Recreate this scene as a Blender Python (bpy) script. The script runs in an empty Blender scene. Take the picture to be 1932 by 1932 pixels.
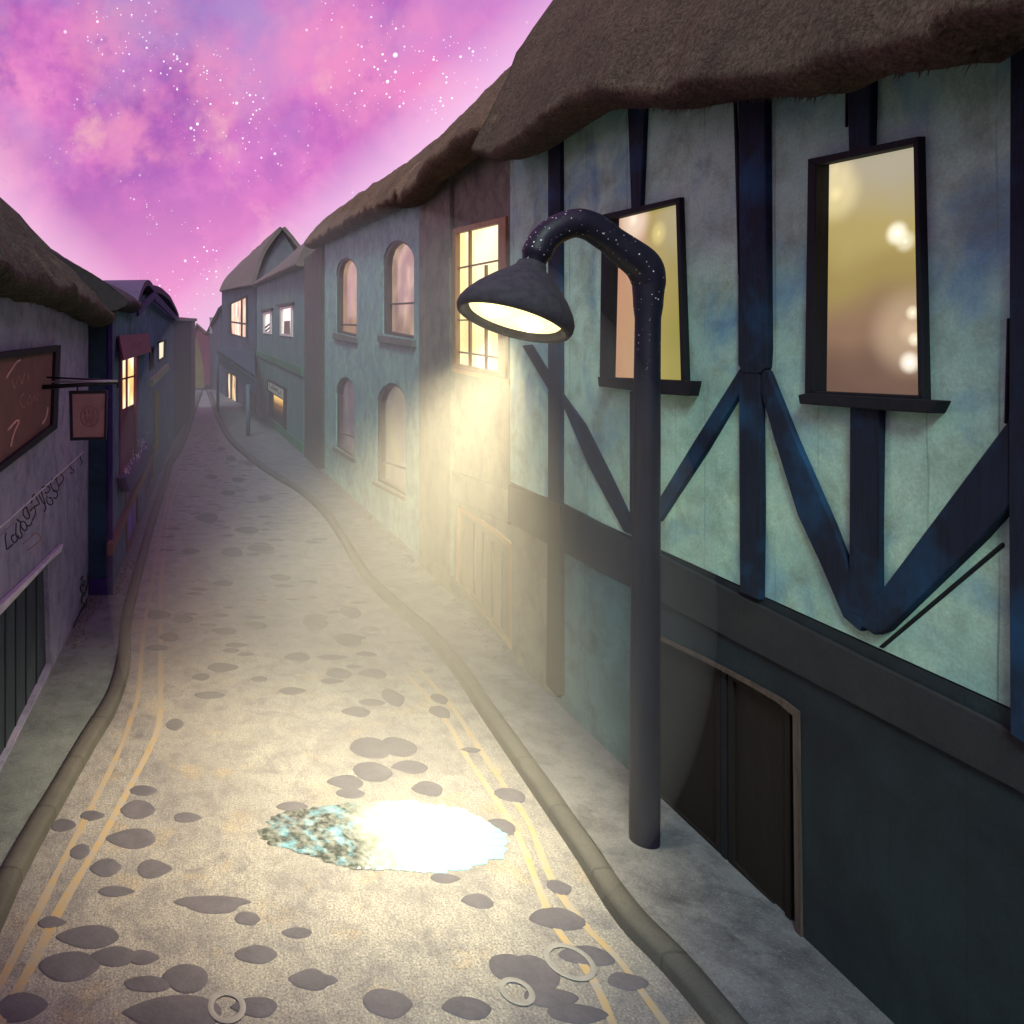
import bpy, bmesh, math, random
from mathutils import Vector, noise
from mathutils.geometry import tessellate_polygon

random.seed(7)
S = bpy.context.scene
COL = S.collection
F, H, CX, CY = 1400.0, 4.5, 385.0, 690.0     # focal length (px of a 1932 px frame), eye height, vanishing point

# ------------------------------------------------------------------ measuring
def gp(x, y, z=0.0):
    """point of the ground (height z) seen at x, y"""
    d = F * (H - z) / (y - CY)
    return Vector(((x - CX) * d / F, d, z))

def at_depth(x, y, d):
    return Vector(((x - CX) * d / F, d, H - (y - CY) * d / F))

class Facade:
    """a vertical wall plane through two ground points; normal towards the street"""
    def __init__(s, a, b, side):
        s.a, s.b = Vector((a[0], a[1], 0)), Vector((b[0], b[1], 0))
        s.t = (s.b - s.a).normalized()
        n = Vector((-s.t.y, s.t.x, 0))
        if n.x * side > 0: n = -n
        s.n = n
    def at(s, x, y, off=0.0):
        dr = Vector(((x - CX) / F, 1, -(y - CY) / F))
        k = s.n.dot(s.a + s.n * off) / s.n.dot(dr)
        return Vector((0, 0, H)) + dr * k
    def sz(s, p):
        return ((p - s.a).dot(s.t), p.z)
    def pt(s, u, z, off=0.0):
        return s.a + s.t * u + s.n * off + Vector((0, 0, z))

class Front(Facade):
    """a wall facing the camera at depth d"""
    def __init__(s, d):
        s.a, s.t, s.n = Vector((0, d, 0)), Vector((1, 0, 0)), Vector((0, -1, 0))

# ------------------------------------------------------------------ mesh bits
def prism_pts(bm, front, n, depth):
    """solid whose front outline is `front`, pushed back along -n by depth"""
    fv = [bm.verts.new(p) for p in front]
    bv = [bm.verts.new(p - n * depth) for p in front]
    fs = [bm.faces.new(fv), bm.faces.new(bv[::-1])]
    k = len(fv)
    for i in range(k):
        bm.faces.new((fv[i], bv[i], bv[(i + 1) % k], fv[(i + 1) % k]))
    bmesh.ops.triangulate(bm, faces=[f for f in fs if len(f.verts) > 4], ngon_method='EAR_CLIP')

def prism(bm, fac, px, out=0.05, back=0.0, ref=0.0):
    """outline in picture measure laid on the wall plane, standing proud from `back` to `out`"""
    pts = [fac.at(x, y, ref) + fac.n * (out - ref) for x, y in px]
    prism_pts(bm, pts, fac.n, out - back)

def ring(bm, fac, outer, inner, out, back, ref=0.0, closed=True):
    k = len(outer)
    for i in range(k if closed else k - 1):
        j = (i + 1) % k
        prism(bm, fac, [outer[i], outer[j], inner[j], inner[i]], out, back, ref)

def box(bm, lo, hi):
    x0, y0, z0 = lo; x1, y1, z1 = hi
    v = [bm.verts.new(p) for p in ((x0,y0,z0),(x1,y0,z0),(x1,y1,z0),(x0,y1,z0),(x0,y0,z1),(x1,y0,z1),(x1,y1,z1),(x0,y1,z1))]
    for f in ((0,3,2,1),(4,5,6,7),(0,1,5,4),(1,2,6,5),(2,3,7,6),(3,0,4,7)):
        bm.faces.new([v[i] for i in f])

def catmull(pts, n=6):
    pts = [Vector(p) for p in pts]
    out = []
    for i in range(len(pts) - 1):
        p0 = pts[i - 1] if i else pts[0] * 2 - pts[1]
        p1, p2 = pts[i], pts[i + 1]
        p3 = pts[i + 2] if i + 2 < len(pts) else pts[-1] * 2 - pts[-2]
        for k in range(n):
            t = k / n
            out.append(0.5 * ((2 * p1) + (p2 - p0) * t + (2 * p0 - 5 * p1 + 4 * p2 - p3) * t * t + (3 * p1 - p0 - 3 * p2 + p3) * t ** 3))
    out.append(pts[-1])
    return out

def tube(bm, pts, rad, seg=10, caps=True):
    pts = [Vector(p) for p in pts]
    if not isinstance(rad, (list, tuple)): rad = [rad] * len(pts)
    rings = []
    ref = None
    for i, p in enumerate(pts):
        t = (pts[min(i + 1, len(pts) - 1)] - pts[max(i - 1, 0)]).normalized()
        if ref is None:
            ref = t.orthogonal().normalized()
        ref = (ref - t * ref.dot(t)).normalized()
        b = t.cross(ref)
        rings.append([bm.verts.new(p + (ref * math.cos(a) + b * math.sin(a)) * rad[i]) for a in (2 * math.pi * k / seg for k in range(seg))])
    for r0, r1 in zip(rings, rings[1:]):
        for k in range(seg):
            f = bm.faces.new((r0[k], r0[(k + 1) % seg], r1[(k + 1) % seg], r1[k])); f.smooth = True
    if caps:
        bm.faces.new(rings[0][::-1]); bm.faces.new(rings[-1])

def lathe(bm, c, axis, prof, seg=40):
    axis = axis.normalized(); u = axis.orthogonal().normalized(); v = axis.cross(u)
    rings = []
    for t, r in prof:
        rings.append([bm.verts.new(c + axis * t + (u * math.cos(a) + v * math.sin(a)) * r) for a in (2 * math.pi * k / seg for k in range(seg))])
    for r0, r1 in zip(rings, rings[1:]):
        for k in range(seg):
            f = bm.faces.new((r0[k], r0[(k + 1) % seg], r1[(k + 1) % seg], r1[k])); f.smooth = True
    return rings

def strokes(bm, fac, lines, r, off=0.012, smooth=3):
    for ln in lines:
        p = [fac.at(x, y) + fac.n * off for x, y in ln]
        tube(bm, catmull(p, smooth) if len(p) > 2 else p, r, 5)

def letters(name, fac, groups, r, mat, parent, off=0.012, smooth=3):
    for g in groups:
        bm = B(); strokes(bm, fac, g, r, off, smooth); part(name, bm, mat, parent)

def wall(bm, fac, outline, holes=(), depth=4.0, reveal=0.16, out=0.0):
    """house body: front face with real openings, reveals, and sides running back"""
    def close(p):
        return [fac.sz(q) for q in p]
    loops = [[Vector((u, z, 0)) for u, z in close(outline)]] + [[Vector((u, z, 0)) for u, z in close(h)] for h in holes]
    tris = tessellate_polygon(loops)
    flat = [v for l in loops for v in l]
    fv = [bm.verts.new(fac.pt(v.x, v.y, out)) for v in flat]
    for t in tris:
        try: bm.faces.new([fv[i] for i in t])
        except ValueError: pass
    n0 = len(loops[0])
    bv = [bm.verts.new(fac.pt(v.x, v.y, out - depth)) for v in loops[0]]
    for i in range(n0):
        j = (i + 1) % n0
        bm.faces.new((fv[i], fv[j], bv[j], bv[i]))
    f = bm.faces.new(bv)
    bmesh.ops.triangulate(bm, faces=[f], ngon_method='EAR_CLIP')
    k = n0
    for l in loops[1:]:
        m = len(l)
        iv = [bm.verts.new(fac.pt(v.x, v.y, out - reveal)) for v in l]
        for i in range(m):
            j = (i + 1) % m
            bm.faces.new((fv[k + i], fv[k + j], iv[j], iv[i]))
        f = bm.faces.new(iv)
        bmesh.ops.triangulate(bm, faces=[f], ngon_method='EAR_CLIP')
        k += m
    bmesh.ops.recalc_face_normals(bm, faces=bm.faces)

def lerp(tab, y):
    if y <= tab[0][0]: return tab[0][1]
    for (a, va), (b, vb) in zip(tab, tab[1:]):
        if y <= b: return va + (vb - va) * (y - a) / (b - a)
    return tab[-1][1]

def roof(bm, y0, y1, eave, ridge, wallx, side, fringe=0, thick=0.4, lip=0.5, ncol=90, amp=0.05, rag=0.04, rag_f=5.0, bulge=0.12, back=2.5, sag=0.0):
    """thatch: eave / ridge are tables of (y, (x, z)); side +1 = roof rises towards +x"""
    ex = [(y, v[0]) for y, v in eave]; ez = [(y, v[1]) for y, v in eave]
    rx = [(y, v[0]) for y, v in ridge]; rz = [(y, v[1]) for y, v in ridge]
    rows = []
    for c in range(ncol + 1):
        y = y0 + (y1 - y0) * c / ncol
        E = Vector((lerp(ex, y), y, lerp(ez, y))); R = Vector((lerp(rx, y), y, lerp(rz, y)))
        E.z += rag * noise.noise(Vector((y * rag_f, 3.1, 0))) + rag * 0.8 * abs(noise.noise(Vector((y * rag_f * 2.3, 9.1, 0))))
        up = (R - E); L = up.length; up.normalize()
        nrm = Vector((-up.z * side, 0, abs(up.x)))
        prof = []
        wx = wallx(y) if callable(wallx) else wallx
        inner = Vector((wx + side * 0.25, y, E.z + thick * 0.75))
        prof.append(inner)
        prof.append(E + Vector((side * 0.12, 0, 0.0)))
        prof.append(E)
        for k in range(1, 5):
            a = k / 5
            prof.append(E + nrm * (thick * math.sin(a * math.pi / 2)) - up * (0.10 * math.sin(a * math.pi)) )
        for k in range(0, 15):
            t = k / 14
            q = E + nrm * thick + up * (L * t) + nrm * (bulge * math.sin(t * math.pi)) - nrm * (thick * 0.5 * t)
            prof.append(q)
        for k in range(1, 6):
            t = k / 5
            prof.append(R + nrm * 0.0 + Vector((side * back * t, 0, -back * 0.9 * t)))
        row = []
        for k, p in enumerate(prof):
            if k > 2:
                q = p * 1.1
                dsp = amp * noise.noise(q) * 1.6 + amp * 0.6 * noise.noise(q * 3.7)
                p = p + nrm * dsp + Vector((0, amp * noise.noise(q + Vector((9, 9, 9))), 0))
            row.append(bm.verts.new(p))
        rows.append(row)
    for a, b in zip(rows, rows[1:]):
        for k in range(len(a) - 1):
            f = bm.faces.new((a[k], a[k + 1], b[k + 1], b[k])); f.smooth = True
    rf = random.Random(5)
    for _ in range(fringe):                     # loose straw ends along the eave and up the slope
        c = rf.randrange(ncol); t = rf.random()
        k = rf.choice((2, 2, 3, 3, 4, 5)) if rf.random() < 0.6 else rf.randrange(6, len(rows[0]) - 7)
        p = rows[c][k].co.lerp(rows[c + 1][k].co, t)
        q = rows[c][k + 1].co.lerp(rows[c + 1][k + 1].co, t); p = p.lerp(q, rf.random())
        dn = (p - q).normalized() if k > 4 else Vector((-side * 0.35, 0, -1))
        L = rf.uniform(0.03, 0.09); w = rf.uniform(0.004, 0.010)
        d = (dn + Vector((rf.uniform(-.3, .1) * side, rf.uniform(-.5, .5), rf.uniform(-.15, .3)))).normalized()
        a, b, e = bm.verts.new(p + Vector((0, w, 0))), bm.verts.new(p - Vector((0, w, 0))), bm.verts.new(p + d * L)
        bm.faces.new((a, b, e))
    for r in (rows[0], rows[-1]):
        f = bm.faces.new(r)
        bmesh.ops.triangulate(bm, faces=[f], ngon_method='EAR_CLIP')
    bmesh.ops.recalc_face_normals(bm, faces=bm.faces)

# ------------------------------------------------------------------ objects
OFF = {}
def link(name, bm, mat, off):
    if off.length: bmesh.ops.translate(bm, verts=bm.verts, vec=-off)
    me = bpy.data.meshes.new(name); bm.to_mesh(me); bm.free()
    o = bpy.data.objects.new(name, me); COL.objects.link(o)
    if mat: me.materials.append(mat)
    return o

def part(name, bm, mat, parent, label=None, bevel=0.0):
    off = OFF[parent.name]
    if bevel: bm.normal_update()
    o = link(name, bm, mat, off)
    o.parent = parent; OFF[o.name] = off
    if label: o['label'] = label
    if bevel:
        m = o.modifiers.new('bevel', 'BEVEL'); m.width = bevel; m.segments = 2; m.limit_method = 'ANGLE'; m.angle_limit = math.radians(40)
    return o

def thing(name, loc, label, cat, group=None):
    o = bpy.data.objects.new(name, None); COL.objects.link(o)
    o.location = loc; o.empty_display_size = 0.3
    o['label'] = label; o['category'] = cat
    if group: o['group'] = group
    OFF[o.name] = Vector(loc)
    return o

def single(name, bm, mat, label, cat, group=None, bevel=0.0):
    lo = Vector((min(v.co.x for v in bm.verts), min(v.co.y for v in bm.verts), min(v.co.z for v in bm.verts)))
    hi = Vector((max(v.co.x for v in bm.verts), max(v.co.y for v in bm.verts), 0))
    c = Vector(((lo.x + hi.x) / 2, (lo.y + hi.y) / 2, lo.z))
    o = link(name, bm, mat, c); o.location = c
    o['label'] = label; o['category'] = cat
    if group: o['group'] = group
    if bevel:
        m = o.modifiers.new('bevel', 'BEVEL'); m.width = bevel; m.segments = 2; m.limit_method = 'ANGLE'
    return o

def struct(name, bm, mat, kind='structure'):
    o = link(name, bm, mat, Vector((0, 0, 0))); o['kind'] = kind
    return o

B = bmesh.new

# ------------------------------------------------------------------ materials
class Mat:
    def __init__(s, name, world=None):
        if world: s.m = world
        else: s.m = bpy.data.materials.new(name)
        s.m.use_nodes = True
        s.nt = s.m.node_tree
        s.nt.nodes.clear()
    def n(s, t, **kw):
        nd = s.nt.nodes.new(t)
        for k, v in kw.items(): setattr(nd, k, v)
        return nd
    def put(s, sock, v):
        if isinstance(v, bpy.types.NodeSocket): s.nt.links.new(v, sock)
        elif isinstance(v, (tuple, list)) and len(v) == 3 and sock.type == 'RGBA': sock.default_value = (*v, 1)
        else: sock.default_value = v
    def coord(s, scale=(1, 1, 1), which='Object', loc=(0, 0, 0)):
        tc = s.n('ShaderNodeTexCoord'); mp = s.n('ShaderNodeMapping')
        mp.inputs['Scale'].default_value = scale; mp.inputs['Location'].default_value = loc
        s.nt.links.new(tc.outputs[which], mp.inputs['Vector'])
        return mp.outputs['Vector']
    def noise(s, vec, scale, detail=6, rough=0.6, dist=0.0):
        t = s.n('ShaderNodeTexNoise')
        s.put(t.inputs['Vector'], vec); s.put(t.inputs['Scale'], scale)
        s.put(t.inputs['Detail'], detail); s.put(t.inputs['Roughness'], rough); s.put(t.inputs['Distortion'], dist)
        return t.outputs['Fac']
    def ramp(s, fac, stops, interp='LINEAR'):
        r = s.n('ShaderNodeValToRGB'); s.put(r.inputs['Fac'], fac)
        e = r.color_ramp.elements; r.color_ramp.interpolation = interp
        while len(e) < len(stops): e.new(0.5)
        for el, (p, c) in zip(e, stops):
            el.position = p
            el.color = (c, c, c, 1) if isinstance(c, (int, float)) else (*c, 1)
        return r.outputs['Color']
    def mix(s, fac, a, b, mode='MIX'):
        m = s.n('ShaderNodeMix', data_type='RGBA', blend_type=mode)
        s.put(m.inputs[0], fac); s.put(m.inputs[6], a); s.put(m.inputs[7], b)
        return m.outputs[2]
    def math(s, op, a, b=0.0, c=None, clamp=False):
        m = s.n('ShaderNodeMath', operation=op, use_clamp=clamp)
        s.put(m.inputs[0], a); s.put(m.inputs[1], b)
        if c is not None: s.put(m.inputs[2], c)
        return m.outputs[0]
    def sep(s, vec):
        x = s.n('ShaderNodeSeparateXYZ'); s.put(x.inputs[0], vec); return x.outputs
    def finish(s, color, rough=0.8, height=None, bump=0.3, dist=0.02, metal=0.0, spec=0.3, emit=None, estr=0.0, coat=0.0):
        b = s.n('ShaderNodeBsdfPrincipled')
        s.put(b.inputs['Base Color'], color); s.put(b.inputs['Roughness'], rough); s.put(b.inputs['Metallic'], metal)
        s.put(b.inputs['Specular IOR Level'], spec)
        if coat: b.inputs['Coat Weight'].default_value = coat; b.inputs['Coat Roughness'].default_value = 0.1
        if emit is not None:
            s.put(b.inputs['Emission Color'], emit); s.put(b.inputs['Emission Strength'], estr)
        if height is not None:
            bp = s.n('ShaderNodeBump'); s.put(bp.inputs['Height'], height)
            bp.inputs['Strength'].default_value = bump; bp.inputs['Distance'].default_value = dist
            s.nt.links.new(bp.outputs[0], b.inputs['Normal'])
        o = s.n('ShaderNodeOutputMaterial'); s.nt.links.new(b.outputs[0], o.inputs['Surface'])
        return s.m

def plaster(name, base, alt, stain, scale=1.0, rough=0.85, bump=0.35, planks=0.0, amt=0.55, third=None):
    m = Mat(name); v = m.coord()
    big = m.noise(v, 0.9 * scale, 5, 0.6, 0.6)
    mid = m.noise(v, 2.6 * scale, 7, 0.7, 0.3)
    fine = m.noise(v, 38, 5, 0.75)
    grit = m.noise(v, 140, 2, 0.6)
    c = m.mix(m.ramp(big, [(0.36, 0), (0.64, 1)]), base, alt)
    if third: c = m.mix(m.ramp(m.noise(m.coord(loc=(7, 3, 1)), 1.3 * scale, 4, 0.55, 0.8), [(0.52, 0), (0.72, 1)]), c, third)
    c = m.mix(m.math('MULTIPLY', m.ramp(mid, [(0.46, 0), (0.70, 1)]), amt), c, stain)
    c = m.mix(m.ramp(fine, [(0.35, 0.45), (0.6, 0)]), c, m.mix(0.7, c, stain))
    c = m.mix(m.ramp(m.noise(v, 60, 3, 0.8), [(0.58, 0), (0.7, 0.28)]), c, m.mix(1.0, c, (0.55, 0.55, 0.52), 'SCREEN') if sum(base) > 0.3 else m.mix(1.0, c, (0.012, 0.012, 0.012), 'ADD'))
    h = m.math('ADD', m.math('MULTIPLY', mid, 0.6), m.math('ADD', m.math('MULTIPLY', fine, 0.5), m.math('MULTIPLY', grit, 0.25)))
    if planks:
        y = m.sep(m.coord())[1]
        fr = m.math('FRACT', m.math('DIVIDE', m.math('ADD', y, m.math('MULTIPLY', m.noise(m.coord((1, 1, 0.6)), 1.5, 2), 0.06)), planks))
        ln = m.math('LESS_THAN', fr, 0.03)
        msk = m.ramp(m.noise(m.coord((1, 2.0, 0.35)), 1.1, 3), [(0.45, 0), (0.6, 1)])
        lm = m.math('MULTIPLY', ln, msk)
        c = m.mix(m.math('MULTIPLY', lm, 0.55), c, m.mix(0.8, c, (0.01, 0.012, 0.015)))
        h = m.math('SUBTRACT', h, m.math('MULTIPLY', lm, 0.4))
    return m.finish(c, rough, h, bump, 0.03)

def wood(name, base, dark, rough=0.65, along=(6, 6, 0.7), bump=0.3, hi=None):
    m = Mat(name)
    g = m.noise(m.coord(along), 3.0, 8, 0.65, 1.2)
    f = m.noise(m.coord((along[0] * 4, along[1] * 4, along[2] * 2)), 6.0, 4, 0.7)
    c = m.mix(m.ramp(g, [(0.3, 0), (0.7, 1)]), dark, base)
    if hi: c = m.mix(m.ramp(m.noise(m.coord(), 1.4, 4, 0.6), [(0.5, 0), (0.75, 0.8)]), c, hi)
    return m.finish(c, rough, m.math('ADD', g, m.math('MULTIPLY', f, 0.5)), bump, 0.02)

def thatch(name, a, b, hi):
    m = Mat(name)
    st = m.noise(m.coord((1.2, 14, 1.2)), 2.2, 8, 0.75, 0.4)
    fs = m.noise(m.coord((3, 60, 3)), 2.0, 4, 0.7)
    pt = m.noise(m.coord(), 1.1, 6, 0.65, 0.4)
    gr = m.noise(m.coord(), 30, 4, 0.8)
    c = m.mix(m.ramp(pt, [(0.35, 0), (0.65, 1)]), a, b)
    c = m.mix(m.ramp(st, [(0.5, 0), (0.75, 0.8)]), c, hi)
    c = m.mix(m.ramp(gr, [(0.4, 0.7), (0.62, 0)]), c, m.mix(0.75, c, (0.012, 0.011, 0.010)))
    ck = m.ramp(m.noise(m.coord((2.0, 1.0, 2.0)), 3.2, 5, 0.6, 1.5), [(0.47, 0), (0.5, 0.7), (0.53, 0)])
    c = m.mix(m.math('MULTIPLY', ck, 0.5), c, (0.02, 0.016, 0.014))
    h = m.math('ADD', m.math('MULTIPLY', st, 0.8), m.math('ADD', m.math('MULTIPLY', fs, 0.5), m.math('MULTIPLY', gr, 0.5)))
    return m.finish(c, 0.95, m.math('SUBTRACT', h, m.math('MULTIPLY', ck, 0.3)), 1.0, 0.09, spec=0.1)

def paint(name, c, c2=None, rough=0.5, metal=0.0, bump=0.1, scale=6):
    m = Mat(name); n = m.noise(m.coord(), scale, 6, 0.65)
    col = m.mix(m.ramp(n, [(0.35, 0), (0.7, 1)]), c, c2 or tuple(x * 0.6 for x in c))
    return m.finish(col, rough, m.noise(m.coord(), 30, 5, 0.7), bump, 0.01, metal)

def glow(name, stops, strength, scale=1.5, spots=(), seed=0.0, stretch=(1, 1, 1), band=None):
    """lit window: frosted pane with the room's blurred light behind it"""
    m = Mat(name)
    v = m.coord(stretch, loc=(seed, seed * 2, seed))
    if band:                                   # (axis, from, to): how the room behind brightens across the pane
        k = m.math('DIVIDE', m.math('SUBTRACT', m.sep(m.coord())[band[0]], band[1]), band[2] - band[1])
        k = m.math('ADD', k, m.math('MULTIPLY', m.math('SUBTRACT', m.noise(v, scale * 1.4, 2, 0.4), 0.5), 0.5))
        c = m.ramp(k, stops, 'EASE')
    else:
        c = m.ramp(m.noise(v, scale, 2, 0.4, 0.2), stops)
    w = m.coord()
    for (p, r, col, k) in spots:
        d = m.n('ShaderNodeVectorMath', operation='DISTANCE'); m.put(d.inputs[0], w); d.inputs[1].default_value = p
        g = m.math('MULTIPLY', m.ramp(m.math('DIVIDE', d.outputs['Value'], r), [(0.0, 1), (0.35, 0.55), (1.0, 0)], 'EASE'), k)
        c = m.mix(g, c, col)
    return m.finish((0.03, 0.028, 0.025), 0.15, m.noise(m.coord(), 3, 2), 0.05, 0.02, spec=0.35, emit=c, estr=strength * 1.12)

# world: a dusk sky of violet and rose cloud with the first stars
def build_world():
    w = bpy.data.worlds.new("World"); S.world = w
    m = Mat('', world=w)
    tc = m.n('ShaderNodeTexCoord'); v = tc.outputs['Generated']
    x, y, z = m.sep(v)[:3]
    def mp(loc, sc=(1, 1, 1)):
        q = m.n('ShaderNodeMapping'); q.inputs['Location'].default_value = loc; q.inputs['Scale'].default_value = sc
        m.nt.links.new(v, q.inputs['Vector']); return q.outputs[0]
    n1 = m.noise(mp((3.2, 1.1, 0.4)), 4.6, 12, 0.60, 0.15)
    n2 = m.noise(mp((8.7, 4.1, 2.2)), 3.6, 12, 0.58, 0.2)
    n3 = m.noise(mp((1.7, 9.3, 5.0)), 5.0, 12, 0.60, 0.15)
    n4 = m.noise(mp((5.1, 2.3, 7.7)), 9.0, 12, 0.62, 0.1)
    c = m.ramp(n1, [(0.40, (0.31, 0.10, 0.45)), (0.49, (0.52, 0.14, 0.52)), (0.57, (0.76, 0.22, 0.60)), (0.66, (0.96, 0.34, 0.64))])
    c = m.mix(m.ramp(n2, [(0.49, 0), (0.59, 0.9)]), c, (0.90, 0.33, 0.55))
    c = m.mix(m.ramp(n4, [(0.56, 0), (0.66, 0.7)]), c, (0.96, 0.50, 0.56))
    c = m.mix(m.ramp(n4, [(0.35, 0.85), (0.45, 0)]), c, (0.38, 0.11, 0.48))
    lil = m.math('MULTIPLY', m.ramp(n3, [(0.42, 0), (0.62, 0.9)]), m.ramp(z, [(0.20, 0), (0.36, 1)]))
    c = m.mix(lil, c, (0.44, 0.27, 0.64))
    # the afterglow: low down, and banked up on the right of the street
    t = m.math('ADD', m.math('MULTIPLY', x, 0.63), m.math('MULTIPLY', z, -0.775))
    g1 = m.ramp(m.math('ADD', t, m.math('MULTIPLY', m.math('SUBTRACT', n2, 0.5), 0.35)), [(0.0, 0), (1.0, 0)])
    tt = m.math('MULTIPLY', m.math('ADD', m.math('ADD', t, 0.30), m.math('MULTIPLY', m.math('SUBTRACT', n2, 0.5), 0.5)), 3.2, clamp=True)
    c = m.mix(m.math('MULTIPLY', tt, 0.6), c, (0.95, 0.27, 0.72))
    hz = m.ramp(m.math('ADD', z, m.math('MULTIPLY', m.math('SUBTRACT', n1, 0.5), 0.14)), [(0.04, 1.0), (0.25, 0.0)])
    c = m.mix(hz, c, (1.0, 0.40, 0.70))
    edge = m.math('MULTIPLY', m.math('ADD', t, 0.105), 13.0, clamp=True)
    c = m.mix(m.math('MULTIPLY', edge, 0.85), c, (1.0, 0.66, 0.94))
    t2 = m.math('ADD', m.math('MULTIPLY', x, -0.73), m.math('MULTIPLY', z, -0.68))
    e2 = m.math('MULTIPLY', m.math('ADD', t2, 0.02), 13.0, clamp=True)
    c = m.mix(m.math('MULTIPLY', e2, 0.8), c, (1.0, 0.62, 0.86))
    # stars
    def stars(scale, r, dens_n, lo, hi):
        vo = m.n('ShaderNodeTexVoronoi', feature='F1'); m.nt.links.new(v, vo.inputs['Vector']); vo.inputs['Scale'].default_value = scale
        d = vo.outputs['Distance']; rnd = m.sep(vo.outputs['Color'])[0]
        rr = m.math('MULTIPLY', m.math('POWER', rnd, 5.0), r)
        s = m.math('SUBTRACT', 1.0, m.math('DIVIDE', d, m.math('ADD', rr, 0.0001)), clamp=True)
        s = m.math('MULTIPLY', m.math('POWER', s, 0.8), 1.7, clamp=True)
        return m.math('MULTIPLY', s, m.ramp(dens_n, [(lo, 0), (hi, 1)]))
    dn = m.noise(mp((2.2, 6.1, 3.4)), 7.0, 3, 0.5)
    st = m.math('MAXIMUM', stars(30, 0.13, dn, 0.0, 0.1), stars(120, 0.28, dn, 0.46, 0.58), True)
    st = m.math('MAXIMUM', st, stars(240, 0.40, dn, 0.47, 0.58), True)
    c = m.mix(st, c, (1.5, 1.4, 1.5))
    lp = m.math('LESS_THAN', z, -0.02)
    c = m.mix(lp, c, (0.10, 0.08, 0.12))
    bg = m.n('ShaderNodeBackground'); m.put(bg.inputs['Color'], c); bg.inputs['Strength'].default_value = SKY
    o = m.n('ShaderNodeOutputWorld'); m.nt.links.new(bg.outputs[0], o.inputs['Surface'])

SKY = 0.86
build_world()

# palette
M_teal = plaster('teal_limewash', (0.43, 0.66, 0.55), (0.27, 0.50, 0.46), (0.14, 0.18, 0.12), 0.85, planks=0.42, amt=0.7, third=(0.12, 0.30, 0.46))
M_lowshade = plaster('shaded_lower_render', (0.008, 0.013, 0.021), (0.016, 0.032, 0.040), (0.004, 0.006, 0.010), 0.8, planks=0.5)  # shade on the lower wall put into this dark colour
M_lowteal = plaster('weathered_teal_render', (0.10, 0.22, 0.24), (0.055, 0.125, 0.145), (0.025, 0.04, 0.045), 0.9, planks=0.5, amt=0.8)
M_storey_shade = plaster('storey_shade_render', (0.025, 0.028, 0.033), (0.017, 0.021, 0.026), (0.008, 0.010, 0.012), 1.2)  # dark tone stands for the shade below the upper storey
M_timber = wood('blue_black_oak', (0.006, 0.015, 0.040), (0.003, 0.005, 0.013), 0.85, hi=(0.008, 0.07, 0.17))
M_black = wood('black_oak', (0.008, 0.009, 0.015), (0.003, 0.004, 0.007), 0.8)
M_thatch = thatch('brown_thatch', (0.25, 0.175, 0.13), (0.165, 0.122, 0.098), (0.36, 0.26, 0.19))
M_thatch2 = thatch('tan_thatch', (0.38, 0.25, 0.165), (0.24, 0.17, 0.125), (0.58, 0.41, 0.28))
M_thatchd = thatch('mossy_dark_thatch', (0.19, 0.165, 0.12), (0.095, 0.097, 0.085), (0.42, 0.34, 0.23))
M_brown = plaster('umber_plaster', (0.21, 0.20, 0.15), (0.14, 0.14, 0.11), (0.045, 0.042, 0.032), 0.9, amt=0.8)
M_pier = plaster('umber_stone', (0.10, 0.082, 0.065), (0.06, 0.056, 0.052), (0.022, 0.022, 0.022), 0.9)
M_grn = plaster('sea_green_plaster', (0.29, 0.50, 0.43), (0.19, 0.36, 0.36), (0.10, 0.15, 0.13), 1.1, amt=0.75, third=(0.17, 0.29, 0.38))
M_grey4 = plaster('blue_grey_plaster', (0.14, 0.24, 0.22), (0.07, 0.16, 0.175), (0.04, 0.075, 0.085), 0.35, amt=0.8)
M_band4 = paint('green_painted_trim', (0.045, 0.16, 0.085), (0.03, 0.11, 0.07), 0.7)
M_blue5 = plaster('ink_blue_plaster', (0.055, 0.095, 0.15), (0.025, 0.042, 0.07), (0.014, 0.02, 0.032), 0.25, amt=0.8)
M_slate = paint('grey_brown_tiles', (0.15, 0.115, 0.10), (0.09, 0.08, 0.075), 0.85, bump=0.4, scale=2)
M_gable5 = plaster('grey_gable_boards', (0.12, 0.135, 0.16), (0.08, 0.09, 0.11), (0.04, 0.04, 0.05), 0.5)
M_far = plaster('night_blue_plaster', (0.05, 0.06, 0.09), (0.06, 0.07, 0.11), (0.025, 0.025, 0.04), 0.3)
M_farroof = paint('black_brown_tiles', (0.03, 0.022, 0.025), (0.015, 0.012, 0.014), 0.85)
M_plum = plaster('plum_plaster', (0.13, 0.03, 0.08), (0.18, 0.05, 0.08), (0.06, 0.02, 0.04), 0.2)
M_beige = plaster('beige_plaster', (0.20, 0.14, 0.08), (0.15, 0.11, 0.065), (0.08, 0.06, 0.04), 0.3)
M_grey1 = plaster('grey_violet_plaster', (0.265, 0.265, 0.40), (0.19, 0.205, 0.31), (0.075, 0.075, 0.125), 1.1, amt=0.7, third=(0.29, 0.24, 0.36))
M_lintel = paint('pale_stone', (0.52, 0.53, 0.60), (0.38, 0.38, 0.45), 0.8, bump=0.3)
M_lblue = plaster('steel_blue_plaster', (0.115, 0.19, 0.31), (0.055, 0.14, 0.21), (0.025, 0.04, 0.075), 0.9, amt=0.8, third=(0.05, 0.12, 0.10))
M_lfront = plaster('petrol_plaster', (0.018, 0.065, 0.115), (0.014, 0.036, 0.058), (0.01, 0.014, 0.025), 0.9)
M_indigo = paint('indigo_paint', (0.030, 0.016, 0.13), (0.016, 0.009, 0.07), 0.7)
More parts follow.
